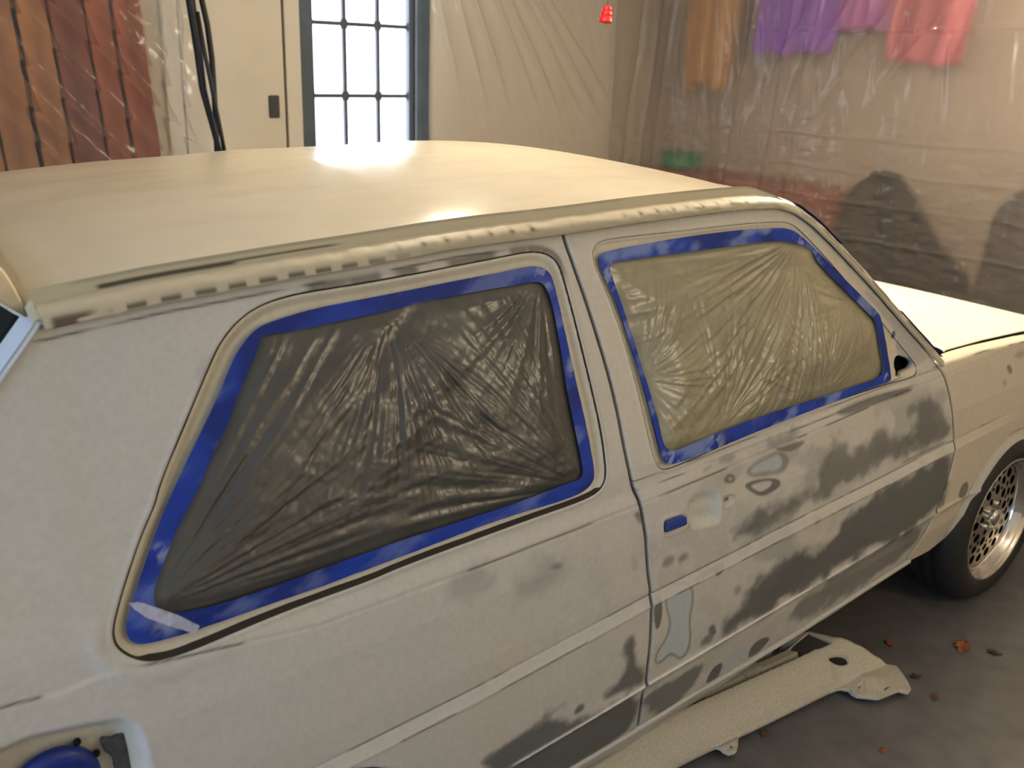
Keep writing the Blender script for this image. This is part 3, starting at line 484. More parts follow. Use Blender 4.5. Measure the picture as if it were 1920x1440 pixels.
# --- window masking film and tape
def film_h(P, kind):
    x, z = P[:, 0], P[:, 1]; h = .0025*(fbm(x*22, z*22, 4, 110)-.5)+.0020*(fbm(x*50+z*20, z*55, 4, 111)-.5)+.0009*(fbm(x*150, z*130, 2, 112)-.5)
    def fan(p, K, A, R, a0, a1, seed, r0=.01):
        dx, dz = x-p[0], z-p[1]; r = np.hypot(dx, dz)+1e-6; th = np.arctan2(dz, dx); mid = (a0+a1)/2; hw = (a1-a0)/2
        dth = np.abs((th-mid+np.pi) % (2*np.pi)-np.pi); w = sstep(hw+.25, hw-.15, dth)*sstep(0, r0, r)*np.exp(-(r/R)**1.6)
        n = fbm(th*K, r*2.5, 3, seed); n = 1-np.abs(2*n-1)*2
        return A*w*n*np.minimum(r/.12, 1.2)
    if kind == 'q':
        h = h+fan((.283, 1.247), 13, .006, .26, -2.5, -.7, 120)+fan((.64, .885), 16, .006, .34, 1.9, 3.3, 122)+fan((-.17, .91), 15, .004, .5, .0, 1.1, 124)
        t = z*.93-x*.05; h = h+.0035*(fbm(t*30, x*1.6, 3, 126)-.5)*sstep(1.06, .98, z)*2
        h = h+fan((.61, 1.26), 7, .006, .16, -3.1, -1.4, 128)
        u = (x-.3)*.75+(z-1.1)*.66; v = -(x-.3)*.66+(z-1.1)*.75; h = h+.006*np.exp(-(v/.03)**2)*np.exp(-(u/.18)**2)-.006*np.exp(-((v-.09)/.02)**2)*np.exp(-((u+.05)/.2)**2)
    else:
        h = h+fan((1.40, 1.265), 15, .0075, .62, -3.15, -1.5, 130)+fan((1.385, .905), 13, .006, .16, .3, 2.9, 132)+fan((.82, 1.05), 10, .008, .13, -1.2, 1.2, 134)
        h = h+fan((1.02, .90), 14, .006, .22, .3, 1.6, 136)+fan((1.6, 1.10), 8, .004, .22, 2.6, 4.6, 138)
        cr = np.exp(-((x-.86)/.07)**2-((z-.97)/.06)**2); h = h+.020*cr*(fbm(x*15, z*18, 3, 140)-.45)
        t = z+.03*x; h = h+.005*(fbm(t*34, x*1.8, 3, 142)-.5)*sstep(1.1, 1.2, z)*2
    return h
def film_map(kind, poly, ins):
    def mp(P, sd):
        e = sstep(0, -.03, sd); bil = (.022 if kind == 'd' else .014)*np.sin(np.clip((P[:, 1]-.885)/.40, 0, 1)*math.pi)*sstep(0, -.10, sd); h = film_h(P, kind)*e+.004*e+bil
        return np.stack([P[:, 0], S(P[:, 0], P[:, 1])+ins-h, P[:, 1]], 1)
    return mp
FQ = np.array((.050, .048, .043)); FD = np.array((.27, .245, .16))  # same film; door copy lighter to paint in the warm room it reflects
def film_col(kind):
    def f(P, sd):
        b = FQ if kind == 'q' else FD; c = np.tile(b, (len(P), 1)); x, z = P[:, 0], P[:, 1]
        return lerp(c, b*1.5, .5*sstep(.45, .7, fbm(x*9, z*9, 4, 150)))
    return f
qf = kid(sdf_panel('quarter_window_film', shrunk(QCc, -.006), (-.22, .69, .86, 1.30), .0028, film_map('q', QCc, .0165), M_FILM, None, film_col('q')))
qf['label'] = 'dark crinkled masking film over the rear side window'
df_ = kid(sdf_panel('door_window_film', shrunk(DCc, -.006), (.74, 1.73, .86, 1.32), .0028, film_map('d', DCc, .0145), M_FILM, None, film_col('d')))
df_['label'] = 'crinkled masking film over the door window, olive room reflection painted in'
def tape_map(ins, seed):
    def mp(P, sd):
        x, z = P[:, 0], P[:, 1]; h = .0014*(fbm(x*60, z*60, 3, seed)-.5)+.0016*np.abs(fbm(x*25, z*25, 3, seed+1)-.5)
        return np.stack([x, S(x, z)+ins-.001-h, z], 1)
    return mp
def tape_col(seed, corners, amt):
    def f(P, sd):
        x, z = P[:, 0], P[:, 1]; c = np.tile(np.array((.010, .045, .36)), (len(P), 1))
        c = lerp(c, (.008, .028, .22), sstep(.5, .65, fbm(x*12, z*12, 3, seed+4)))
        t = sstep(.5, .72, fbm(x*10+z*4, z*24-x*8, 5, seed)); c = lerp(c, (.20, .27, .55), amt*t)
        for cx, cz, r in corners:
            t = sstep(r, r*.2, np.hypot(x-cx, z-cz))*sstep(.46, .6, fbm(x*30+z*40, z*70-x*50, 4, seed+2)); c = lerp(c, (.38, .43, .62), .6*t)
        return c
    return f
tq = kid(sdf_panel('quarter_window_tape', region([QBc], [QCc]), (-.22, .69, .85, 1.30), .0026, tape_map(.0115, 160), M_TAPE, None, tape_col(161, [(-.15, .89, .03), (.62, 1.27, .04), (-.14, .98, .02), (.655, 1.1, .03)], .45)))
td = kid(sdf_panel('door_window_tape', region([DBc], [DCc]), (.74, 1.73, .86, 1.32), .0026, tape_map(.0075, 170), M_TAPE, None, tape_col(171, [(.87, .885, .05), (1.42, 1.27, .05), (1.0, .885, .05), (.775, 1.25, .04), (1.68, .92, .03)], .8)))
# clear film scrap stuck over the taped corner
kid(sdf_panel('film_scrap', region([np.array(SCRAP)]), (-.24, -.05, .84, .98), .002,
    lambda P, sd: np.stack([P[:, 0], S(P[:, 0], P[:, 1])+.0065-.005*fbm(P[:, 0]*120+P[:, 1]*90, P[:, 1]*160, 3, 7), P[:, 1]], 1), mat('clear_film', (.85, .85, .9), .2, transm=.5), None))
# --- handle recess tape, backing of holes
M_TAPEF = mat('blue_tape_flat', (.012, .045, .30), .5, bump=(300, .2, .001))
kid(sdf_panel('handle_tape', region([HT]), (.8, 1.1, .7, .9), .003, lambda P, sd: np.stack([P[:, 0], S(P[:, 0], P[:, 1])+.0048, P[:, 1]], 1), M_TAPEF, None, rim=(0, .002, 0)))
# --- fuel filler: taped cap, neck plate
fc = (-.318, .700)
cap = []
for r, h in ((.058, 0), (.058, .006), (.055, .012), (.044, .016), (.034, .014), (.022, .0165), (.0005, .017)): cap.append((r, -h))
kid(lathe('fuel_cap_tape', cap, mat('blue_cap_tape', (.008, .03, .24), .35, noise=(60, .3, 3), bump=(80, .4, .004)), None, 56, 'y', (fc[0], float(S(np.array(fc[0]), np.array(fc[1])))+.036, fc[1])))
kid(sdf_panel('filler_plate', region([chaikin(FDARK, 1)]), (-.32, -.18, .58, .8), .003, lambda P, sd: np.stack([P[:, 0], S(P[:, 0], P[:, 1])+.0375-.010*np.exp(sd/.004)*0-.006, P[:, 1]], 1), mat('dark_plate', (.06, .06, .065), .6, noise=(70, .3, 3)), None, rim=(0, .008, 0)))
for q in ((-.283, .750), (-.262, .722), (-.384, .752)):
    kid(lathe('filler_clip', [(.005, 0), (.005, -.004), (.003, -.007), (.0003, -.007)], M_DARK, None, 12, 'y', (q[0], float(S(np.array(q[0]), np.array(q[1])))+.038, q[1])))
# --- cowl, hood
def hood_fn(u, v):
    x0 = 2.08+.14*(1-np.abs(v)**2); x = x0+u*(3.165-x0); hw = np.interp(x, [2.1, 2.55, 3.165], [.709, .719, .689]); y = v*hw
    z = np.interp(x, [2.1, 2.3, 2.55, 2.8, 3.0, 3.1, 3.165], [.903, .902, .893, .868, .832, .805, .775])+.012*(1-v**2)-.004*np.clip(1-(1-np.abs(v))/.02, 0, 1)**2
    z = z-.004*np.clip(1-u/.01, 0, 1)-.02*np.clip((x-3.15)/.015, 0, 1)**2
    return np.stack([x, y, z], 1)
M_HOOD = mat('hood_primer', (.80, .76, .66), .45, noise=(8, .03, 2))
hood = kid(grid_mesh('hood', hood_fn, np.concatenate([np.linspace(0, .02, 6), np.linspace(.03, .97, 60), np.linspace(.975, 1, 10)]), np.concatenate([np.linspace(-1, -.96, 8), np.linspace(-.95, .95, 50), np.linspace(.96, 1, 8)]), M_HOOD, None))
sol = hood.modifiers.new('thickness', 'SOLIDIFY'); sol.thickness = .012; sol.offset = -1; hood.data.materials.append(M_DARK); sol.material_offset_rim = 1  # dark rim paints shade into the hood gap
hood['label'] = 'brightly lit cream hood'
def cowl_fn(u, v):
    xa = 1.93+.06*(1-v**2); xb = 2.070+.14*(1-v**2); y = v*.728; z = .887+.012*(1-v**2)+0*u; return np.stack([xa+u*(xb-xa), y, z-.004*u], 1)
kid(grid_mesh('cowl', cowl_fn, np.linspace(0, 1, 6), np.linspace(-1, 1, 24), M_HOOD, None))
kid(boxes('hood_hinge_gap', [(2.005, 2.035, -.735, -.715, .872, .888)], M_BLACK, None, .003))
for sy in (-1, 1): kid(grid_mesh('fender_gap_shade', lambda u, v, sy=sy: np.stack([2.0+u*1.1, sy*(.735-.06*v), np.interp(2.0+u*1.1, [2.1, 2.3, 2.55, 2.8, 3.0, 3.1], [.903, .902, .893, .868, .832, .805])-.030], 1), np.linspace(0, 1, 12), np.linspace(0, 1, 3), M_BLACK, None))  # black strip painting in the shade beneath the hood's side gap
kid(boxes('cowl_gap_shade', [(1.98, 2.26, -.70, .70, .862, .868)], M_BLACK, None, 0))  # black slab painting in shade under the hood's rear gap
kid(boxes('engine_bay', [(2.12, 3.02, -.64, .64, .30, .76)], M_DARK, None, 0))
# --- windshield, masked, with its tape along the pillar
wg = np.array([p for p in gts if p[0] >= 1.399])
def ws_fn(u, v):
    idx = u*(len(wg)-1); gx = np.interp(idx, np.arange(len(wg)), wg[:, 0]); gz = np.interp(idx, np.arange(len(wg)), wg[:, 1]); yg = np.abs(S(gx, gz))-.012
    return np.stack([gx+.03*(1-v**2)*1.0+.004, v*yg, gz+.012*(1-v**2)+.006], 1)
kid(grid_mesh('windshield', ws_fn, np.linspace(0, 1, 30), np.linspace(-1, 1, 40), M_GLASS, None))
def wst_fn(u, v):
    P = ws_fn(u, -1+v*.07); n = np.array((.62, -.05, .78)); lift = .010+.006*np.sin(u*9)*0+.003*fbm(u*12, v*2, 2, 180); return P+n[None]*lift[:, None]
for a, b in ((.02, .30), (.62, .96)):
    kid(grid_mesh('windshield_tape', wst_fn, np.linspace(a, b, 30), np.linspace(-.10, 1, 8), M_TAPEF, None))
# --- tailgate, raised, and its opening
M_TG = mat('tailgate_primer', (.60, .52, .36), .45)
tgp = chaikin([(-.229, 1.286), (-.233, 1.304), (-.243, 1.336), (-.257, 1.366), (-.40, 1.50), (-.70, 1.72), (-.76, 1.75), (-.74, 1.69), (-.42, 1.43), (-.30, 1.338), (-.263, 1.308), (-.240, 1.286)], 2)
def tg_build():
    ys = np.concatenate([[-.566, -.560, -.552], np.linspace(-.53, .53, 14), [.552, .56, .566]]); n = len(tgp); c = tgp.mean(0); V = []; F = []
    sc = [.6, .9, 1]+[1]*14+[1, .9, .6]; nn = np.roll(tgp, -1, 0)-np.roll(tgp, 1, 0); nn /= np.linalg.norm(nn, axis=1)[:, None]; nn = np.stack([-nn[:, 1], nn[:, 0]], 1)
    sd, _ = poly_sd(tgp+nn*.001, tgp); nn *= np.where(sd > 0, 1, -1)[:, None]
    for y, k in zip(ys, sc):
        for p, q in zip(tgp, nn): V.append((p[0]-q[0]*(1-k)*.012, y, p[1]-q[1]*(1-k)*.012))
    m_ = len(ys)
    for a in range(m_-1):
        for b in range(n): F.append([a*n+b, a*n+(b+1) % n, (a+1)*n+(b+1) % n, (a+1)*n+b])
    F.append(list(range(n))[::-1]); F.append([(m_-1)*n+b for b in range(n)]); return make_mesh('tailgate', V, F, M_TG)
tg = kid(tg_build())
tg['label'] = 'corner of the raised cream tailgate'
pe = resample(rear_edge[:5], .01)
def jamb(sgn):
    prof = [(0, 0), (.003, .003), (.006, .012), (.008, .03), (.011, .034), (.010, .05), (.018, .06), (.018, .09), (.010, .11), (.014, .15), (.022, .19), (.03, .20)]
    V = np.empty((len(pe), len(prof), 3))
    for j, (dx, dy) in enumerate(prof):
        V[:, j, 0] = pe[:, 0]+dx*.72; V[:, j, 2] = pe[:, 1]-dx*.72; V[:, j, 1] = (S(pe[:, 0], pe[:, 1])+dy)*sgn
    i = np.arange(V.shape[0]*V.shape[1]).reshape(V.shape[:2]); Q = np.stack([i[:-1, :-1], i[1:, :-1], i[1:, 1:], i[:-1, 1:]], -1).reshape(-1, 4)
    return kid(make_mesh('tailgate_jamb', V.reshape(-1, 3), Q if sgn > 0 else Q[:, ::-1], mat('jamb_primer', (.6, .62, .66), .4), None))
jamb(1)
q = pe[::4]; kid(tube('tailgate_seal', [(x+.012, float(S(np.array(x), np.array(z)))+.135, z-.012) for x, z in q], .011, M_DARK, None))
# --- far side, front, rear and floor pan (simple, mostly unseen)
far_out = [(-.2332, 1.2965)]+[tuple(p) for p in gts]+[(2.1, .885), (2.5, .86), (3.0, .81), (3.17, .77), (3.19, .36), (2.95, .30), (2.74, .25)]+[(2.475+.265*math.cos(a), .29+.265*math.sin(a)) for a in np.linspace(-.1, math.pi*1.05, 20)]+[(1.97, .285), (1.5, .22), (.3, .2)]+arc_r[::-1]+rear_edge[::-1][:-1]
M_FAR = mat('far_film', (.08, .075, .06), .5)
def far_map(P, sd): return np.stack([P[:, 0], -(S(P[:, 0], P[:, 1])-disp(P[:, 0], P[:, 1])), P[:, 1]], 1)
kid(sdf_panel('far_side_panel', region([far_out], [QBc, DBc]), (-.74, 3.21, .1, 1.36), .012, far_map, M_CREAM, None))
for nm, pg, ins in (('far_quarter_window', QBc, .014), ('far_door_window', DBc, .012)):
    kid(sdf_panel(nm, region([pg]), (-.25, 1.75, .84, 1.33), .02, lambda P, sd: np.stack([P[:, 0], -(S(P[:, 0], P[:, 1])+.012), P[:, 1]], 1), M_FAR, None))
def front_fn(u, v):
    y = v*.66; return np.stack([3.172+.03*(1-v**2)+.01*np.sin(u*3), y, .775-u*.42], 1)
kid(grid_mesh('front_face', front_fn, np.linspace(0, 1, 12), np.linspace(-1, 1, 24), M_CREAM, None))
kid(boxes('front_bumper', [(3.17, 3.30, -.78, .78, .30, .46)], M_DARK, None, .03))
for yy in (-.45, .45): kid(tube('headlight', [(3.17, yy, .63), (3.205, yy, .63), (3.215, yy, .63)], [.09, .09, .07], M_GLASS, None, 28))
kid(boxes('rear_panel', [(-.70, -.67, -.66, .66, .28, .62)], M_CREAM, None, .01)); kid(boxes('rear_bumper', [(-.80, -.69, -.76, .76, .28, .44)], M_DARK, None, .03))
kid(boxes('floor_pan', [(-.66, 3.0, -.70, .70, .20, .26), (-.3, .3, -.55, .55, .26, .45)], M_DARK, None, 0))
kid(boxes('dashboard', [(1.55, 1.92, -.62, .62, .30, .86)], M_DARK, None, .03))
for yy in (-.35, .35):
    kid(boxes('car_seat', [(.7, 1.2, yy-.24, yy+.24, .26, .52), (.55, .72, yy-.23, yy+.23, .42, 1.02)], M_DARK, None, .04))
kid(boxes('wheel_liner', [(2.14, 2.80, -.60, -.56, .22, .60)], M_BLACK, None, 0)); kid(boxes('wheel_liner', [(-.30, .30, -.60, -.56, .20, .60)], M_BLACK, None, 0))
# --- wheels
M_TIRE = mat('tire_rubber', (.016, .015, .014), .62, noise=(50, .2, 3)); M_RIM = mat('polished_alloy', (.62, .58, .52), .22, metal=1, noise=(40, .06, 2)); M_LIP = mat('polished_lip', (.75, .72, .68), .10, metal=1)
def wheel_holes():
    H = []
    def ring(r, n, hr, ph=0, rr=1):
        for k in range(n):
            a = 2*math.pi*(k+ph)/n; c, s = math.cos(a), math.sin(a)
            H.append([(r*c+hr*(c*math.cos(t)*rr-s*math.sin(t)), r*s+hr*(s*math.cos(t)*rr+c*math.sin(t))) for t in np.linspace(0, 2*math.pi, 15)[:-1]])
    ring(.158, 20, .0165, 0); ring(.127, 10, .0092, .25); ring(.124, 10, .0138, .75); ring(.091, 10, .0145, .25, 1.15); ring(.098, 10, .0068, .75); ring(.056, 5, .0100, .5, 1.2)
    return H
WH = wheel_holes()
def build_wheel():
    wroot = kid(empty('wheel', (0, 0, 0))); bm_loc = (0, 0, 0)
    tire = lathe('tire', [(.203, .015), (.206, .004), (.212, -.002), (.235, -.007), (.258, -.004), (.272, .008), (.2865, .024), (.29, .045), (.29, .075), (.287, .077), (.287, .083), (.29, .085), (.29, .115), (.287, .117), (.287, .123), (.29, .125), (.29, .155), (.2865, .176), (.27, .195), (.23, .2), (.205, .19)], M_TIRE, wroot, 96, 'y')
    lip = lathe('rim_lip', [(.206, .015), (.212, .001), (.209, -.003), (.204, -.001), (.201, .006), (.197, .010), (.190, .014), (.1875, .030), (.1835, .034), (.181, .038), (.180, .048)], M_LIP, wroot, 96, 'y')
    a = np.linspace(0, 2*math.pi, 73)[:-1]; circ = np.stack([.1805*np.cos(a), .1805*np.sin(a)], 1)
    fn = region([circ], WH)
    face = sdf_panel('rim_face', fn, (-.185, .185, -.185, .185), .0026, lambda P, sd: np.stack([P[:, 0], .046-.010*sstep(.18, .05, np.hypot(P[:, 0], P[:, 1])), P[:, 1]], 1), M_RIM, wroot)
    cap = lathe('center_cap', [(.030, .038), (.030, .022), (.027, .014), (.012, .012), (.0003, .012)], M_LIP, wroot, 32, 'y')
    dark = lathe('wheel_barrel', [(.181, .06), (.18, .19), (.02, .19), (.0005, .19)], M_BLACK, wroot, 48, 'y')
    for k in range(5):
        an = 2*math.pi*k/5; lathe('wheel_bolt', [(.009, .040), (.009, .026), (.0003, .026)], M_RIM, wroot, 6, 'y', (.045*math.cos(an), 0, .045*math.sin(an)))
    return wroot
w1 = build_wheel(); w1.location = (2.475, -.812, .29); w1['label'] = 'front wheel with drilled polished rim'
for loc, rz in (((0, -.80, .29), 0), ((2.475, .812, .29), math.pi), ((0, .80, .29), math.pi)):
    r = w1.copy(); COL.objects.link(r); r.location = loc; r.rotation_euler = (0, 0, rz); r.name = 'wheel'
    if 'label' in r: del r['label']
    for ch in list(w1.children):
        c = ch.copy(); COL.objects.link(c); c.parent = r
# ------------------------------------------------------------------ room shell
M_WALL = mat('beige_painted_wall', (.80, .72, .57), .8, noise=(3, .05, 3)); M_CEIL = mat('white_ceiling', (.75, .72, .66), .9)
M_FLOOR = mat('grey_garage_floor', (.125, .12, .12), .45, noise=(14, .22, 6), bump=(60, .15, .003))
X0, X1, Y0, Y1, H = -3.5, 4.9, -3.4, 3.2, 2.5
struct(boxes('floor', [(X0-.2, X1+.2, Y0-.2, Y1+.2, -.1, 0)], M_FLOOR, None, 0))
struct(boxes('ceiling', [(X0-.2, X1+.2, Y0-.2, Y1+.2, H, H+.1)], M_CEIL, None, 0))
wx0, wx1, wz0, wz1 = 2.10, 2.83, .75, 2.25
struct(boxes('wall_back', [(X0-.2, wx0, Y1, Y1+.12, 0, H), (wx1, X1+.2, Y1, Y1+.12, 0, H), (wx0, wx1, Y1, Y1+.12, 0, wz0), (wx0, wx1, Y1, Y1+.12, wz1, H)], M_WALL, None, 0))
struct(boxes('wall_right', [(X1, X1+.12, Y0-.2, Y1, 0, H)], mat('tan_board_wall', (.52, .43, .34), .8, noise=(3, .1, 3)), None, 0))
struct(boxes('wall_front', [(X0, X1, Y0-.12, Y0, 0, H)], M_WALL, None, 0))
struct(boxes('wall_left', [(X0-.12, X0, Y0, -2.4, 0, H), (X0-.12, X0, 0, Y1, 0, H), (X0-.12, X0, -2.4, 0, 2.2, H)], M_WALL, None, 0))
struct(boxes('doorway_blocker', [(X0-.1, X0-.06, -2.4, 0, 0, 2.2)], M_WALL, None, 0))  # unseen slab added to keep outside light out of the doorway
# window: frame, muntins, glass
M_MUN = mat('dark_window_bars', (.10, .11, .13), .6); M_CASE = mat('backlit_casing_shade', (.11, .14, .16), .7, noise=(6, .2, 3)); M_TRIM = mat('cream_trim', (.82, .74, .58), .6)  # casing is dark slate to paint in its backlit shade
wr = empty('window_1', ((wx0+wx1)/2, Y1, wz0)); struct(wr)
def sub(o, root):
    o.parent = root; o.matrix_parent_inverse = Matrix.Translation(-root.location); return o
sub(boxes('window_frame', [(wx0, wx0+.045, Y1+.02, Y1+.07, wz0, wz1), (wx1-.045, wx1, Y1+.02, Y1+.07, wz0, wz1), (wx0, wx1, Y1+.02, Y1+.07, wz0, wz0+.05), (wx0, wx1, Y1+.02, Y1+.07, wz1-.05, wz1)], M_MUN, None, .004), wr)
mx = [2.352, 2.576]; mz = [1.00, 1.40, 1.80]
for x in mx: sub(boxes('muntin', [(x-.012, x+.012, Y1+.03, Y1+.06, wz0, wz1)], M_MUN, None, .004), wr)
for z in mz: sub(boxes('muntin', [(wx0, wx1, Y1+.032, Y1+.058, z-.012, z+.012)], M_MUN, None, .004), wr)
for x in mx+[wx0+.03, wx1-.03]:
    for z in (1.8, 1.4): sub(boxes('bar_joint', [(x-.024, x+.024, Y1+.028, Y1+.05, z-.028, z+.028)], M_MUN, None, .02), wr)
g = mat('window_glass', (1, 1, 1), .0, transm=.93); sub(boxes('pane', [(wx0+.04, wx1-.04, Y1+.043, Y1+.047, wz0+.04, wz1-.04)], g, None, 0), wr)
sub(boxes('window_sill', [(wx0-.05, wx1+.05, Y1-.04, Y1+.06, wz0-.04, wz0)], M_TRIM, None, .005), wr)
for nm, b in (('trim_1', (2.045, 2.125, Y1-.02, Y1, wz0-.05, H)), ('trim_2', (2.815, 2.93, Y1-.02, Y1, wz0-.05, H))): struct(boxes(nm, [b], M_CASE, None, .006))
# door with dark latch plate
dr = empty('door_1', (1.7, Y1, 0)); struct(dr)
M_DOOR = mat('cream_door', (.82, .73, .56), .55, noise=(5, .05, 3))
sub(boxes('door_slab', [(1.36, 1.925, Y1-.045, Y1-.005, .01, 2.05)], M_DOOR, None, .004), dr)
sub(boxes('door_gap', [(1.927, 1.945, Y1-.012, Y1, .0, 2.06)], mat('brown_gap', (.06, .03, .018), .8), None, 0), dr)
lp = sub(boxes('latch_plate', [(1.825, 1.885, Y1-.06, Y1-.045, 1.285, 1.405)], mat('dark_plate_metal', (.05, .045, .045), .5), None, .006), dr)
sub(boxes('door_casing', [(1.947, 2.04, Y1-.03, Y1, 0, 2.12), (1.27, 1.357, Y1-.03, Y1, 0, 2.12)], M_TRIM, None, .006), dr)
# ------------------------------------------------------------------ ceiling bulbs
M_EM = bpy.data.materials.new('glowing_bulb'); M_EM.use_nodes = True; e = M_EM.node_tree.nodes['Principled BSDF']; e.inputs['Emission Color'].default_value = (1, .75, .45, 1); e.inputs['Emission Strength'].default_value = 12
def prof_bulb(): return [(.0005, -.10), (.018, -.097), (.030, -.082), (.033, -.062), (.027, -.040), (.016, -.022), (.0145, .0)]
for k, (loc, pw, rad) in enumerate(BULBS):
    t = tag(empty('ceiling_bulb', loc), ['bare warm bulb in a white ceiling socket above the hood', 'bare warm bulb in a white ceiling socket above the roof', 'unseen fill bulb added beside the car', 'unseen fill bulb added behind the right plastic sheet'][k], 'light bulb', 'bare ceiling bulbs')
    o = lathe('bulb', prof_bulb(), M_EM, t, 24); o.location = (0, 0, .0)
    lathe('socket', [(.0145, -.005), (.02, 0), (.022, .04), (.05, .05), (.055, H-loc[2]), ], M_TRIM, t, 24)
    l = bpy.data.lights.new('bulb_light', 'POINT'); l.energy = pw; l.color = WARM; l.shadow_soft_size = rad; lo = bpy.data.objects.new('bulb_light', l); COL.objects.link(lo); lo.location = (loc[0], loc[1], loc[2]-.16)
# ------------------------------------------------------------------ things stacked behind the left sheet
M_BOARDS = [mat('red_board', (.42, .10, .04), .7, noise=(6, .45, 4, (1, 1, .2))), mat('orange_board', (.50, .20, .07), .7, noise=(6, .45, 4, (1, 1, .2))), mat('brown_board', (.26, .07, .035), .7, noise=(6, .45, 4, (1, 1, .2)))]
bx = -.35; rs = random.Random(5); descr = ['rusty red', 'orange brown', 'dark brown']
nb = 0; boards = []
while bx < 1.16:
    wdt = rs.uniform(.10, .15); k = rs.choice([0, 1, 0, 2, 1]); top = rs.uniform(2.2, 2.4); ln = rs.uniform(-.02, .05)
    V = []; F = []
    for a, b, c in ((0, 0, 0),):
        v, f = box_vf(0, wdt, 0, .022, 0, top)
    v = [(x-ln*0-z*.035, y+z*.075, z) for x, y, z in v]
    o = make_mesh('wood_board', v, f, M_BOARDS[k], None, smooth=False); md = o.modifiers.new('bevel', 'BEVEL'); md.width = .003; md.segments = 2
    o.location = (bx, 2.96, 0); boards.append((o, k)); bx += wdt+rs.uniform(.012, .024); nb += 1
tag(boxes('board_gap_backing', [(-.4, 1.13, 3.175, 3.195, 0, 2.45)], mat('dark_backing', (.03, .018, .014), .9), None, .003), 'added dark panel that keeps the gaps between the upright boards dark', 'panel')  # backing added so the gaps between boards read dark
ords = ['first', 'second', 'third', 'fourth', 'fifth', 'sixth', 'seventh', 'eighth', 'ninth', 'tenth', 'eleventh', 'twelfth']
for n, (o, k) in enumerate(boards[::-1]):
    tag(o, f'{descr[k]} upright board behind the left sheet, {ords[n]} from the white door', 'board', 'upright boards leaning on the wall')
# ------------------------------------------------------------------ things behind the right sheet
def rbox(name, L, m, label, cat, bevel=.02): return tag(boxes(name, L, m, None, bevel), label, cat)
cab = tag(empty('cabinet', (4.68, 1.75, 0)), 'low reddish-brown wooden cabinet blurred behind the right plastic sheet', 'cabinet')
M_CAB = mat('red_brown_wood', (.30, .075, .03), .5, noise=(5, .3, 3))
sub(boxes('cabinet_body', [(4.50, 4.88, 1.27, 2.35, 0, .96)], M_CAB, None, .01), cab)
for y in (1.29, 1.83): sub(boxes('cabinet_door', [(4.475, 4.498, y, y+.51, .08, .92)], M_CAB, None, .008), cab)
tg_ = tag(empty('storage_bin', (4.66, 2.45, .96)), 'small green storage bin blurred behind plastic, above the windshield end of the roof', 'bin')
tg_.location = (4.66, 2.6, .96)
sub(boxes('bin_body', [(4.56, 4.78, 2.50, 2.70, .96, 1.055)], mat('green_plastic', (.02, .32, .12), .5), None, .015), tg_)
sub(boxes('bin_lid', [(4.55, 4.79, 2.49, 2.71, 1.055, 1.07)], mat('green_plastic_lid', (.02, .26, .10), .5), None, .008), tg_)
tb = tag(boxes('side_shelf', [(4.5, 4.88, 2.36, 2.74, 0, .958)], M_CAB, None, .01), 'narrow brown shelf unit under the green bin', 'shelf')
# dark slanted chair back
def lump(name, c, r, m, label, cat, seed, nz=.25, parent=None):
    us = np.linspace(0, 2*np.pi, 41)[:-1]; vs = np.linspace(0, np.pi, 21)
    def f(u, v):
        d = np.stack([np.cos(u)*np.sin(v), np.sin(u)*np.sin(v), np.cos(v)], 1); k = 1+nz*(fbm(u*1.3+5, v*2.2, 3, seed)-.5)*np.sin(v)
        s = np.sign(d)*np.abs(d)**.75; return s*np.array(r)*k[:, None]
    o = grid_mesh(name, f, us, vs, m, parent, closeu=True, flip=True); o.location = c
    if label: tag(o, label, cat)
    return o
M_BLK = mat('black_fabric', (.008, .008, .009), .9, spec=.1); M_GRY = mat('dark_grey_fabric', (.05, .045, .045), .8); M_BRN = mat('brown_cloth', (.16, .09, .06), .8)
ch = tag(empty('chair', (4.62, .85, 0)), 'black slant-backed chair silhouetted behind the right plastic sheet', 'chair')
v = np.array([(.45, .30), (.50, .30), (1.28, .34), (1.28, -.26), (1.20, -.33), (.05, -.35)])
bk = [(y, z) for y, z in ((1.24, .45), (1.26, .80), (1.18, 1.02), (1.06, 1.11), (.94, 1.10), (.84, 1.0), (.62, .74), (.44, .60), (.42, .45))]
V = [(x, y, z) for x in (4.56, 4.66) for y, z in bk]; n = len(bk); F = [list(range(n)), list(range(n, 2*n))[::-1]]+[[i, i+n, (i+1) % n+n, (i+1) % n] for i in range(n)]
o = sub(make_mesh('chair_back', V, F, M_BLK, None, smooth=False), ch); md = o.modifiers.new('b', 'BEVEL'); md.width = .02; md.segments = 3
sub(boxes('chair_seat', [(4.50, 4.86, .45, 1.2, .38, .47)], M_BLK, None, .03), ch)
for x in (4.52, 4.82):
    for y in (.5, 1.15): sub(tube('leg', [(x, y, 0), (x, y, .39)], .018, M_BLK), ch)
lump('duffel_bag', (4.70, .12, .62), (.16, .30, .50), M_GRY, 'dark grey bulky bag behind plastic beside the black chair', 'bag', 200)
lump('duffel_bag', (4.72, -.75, .45), (.15, .42, .40), M_BRN, 'brown bulky bag low behind the plastic at the right edge', 'bag', 205)
def cloth(name, y0, y1, z0, z1, m, label, seed, x=4.66):
    def f(u, v):
        y = y0+(y1-y0)*u; z = z0+(z1-z0)*v; return np.stack([x+.05*np.sin(u*17+v*2)+.03*(fbm(u*5, v*2, 3, seed)-.5)*2, y, z+.08*(fbm(u*4, v*0, 2, seed+1)-.5)*(1-v)], 1)
    o = grid_mesh(name, f, np.linspace(0, 1, 50), np.linspace(0, 1, 24), m, None); s = o.modifiers.new('t', 'SOLIDIFY'); s.thickness = .012
    return tag(o, label, 'cloth')
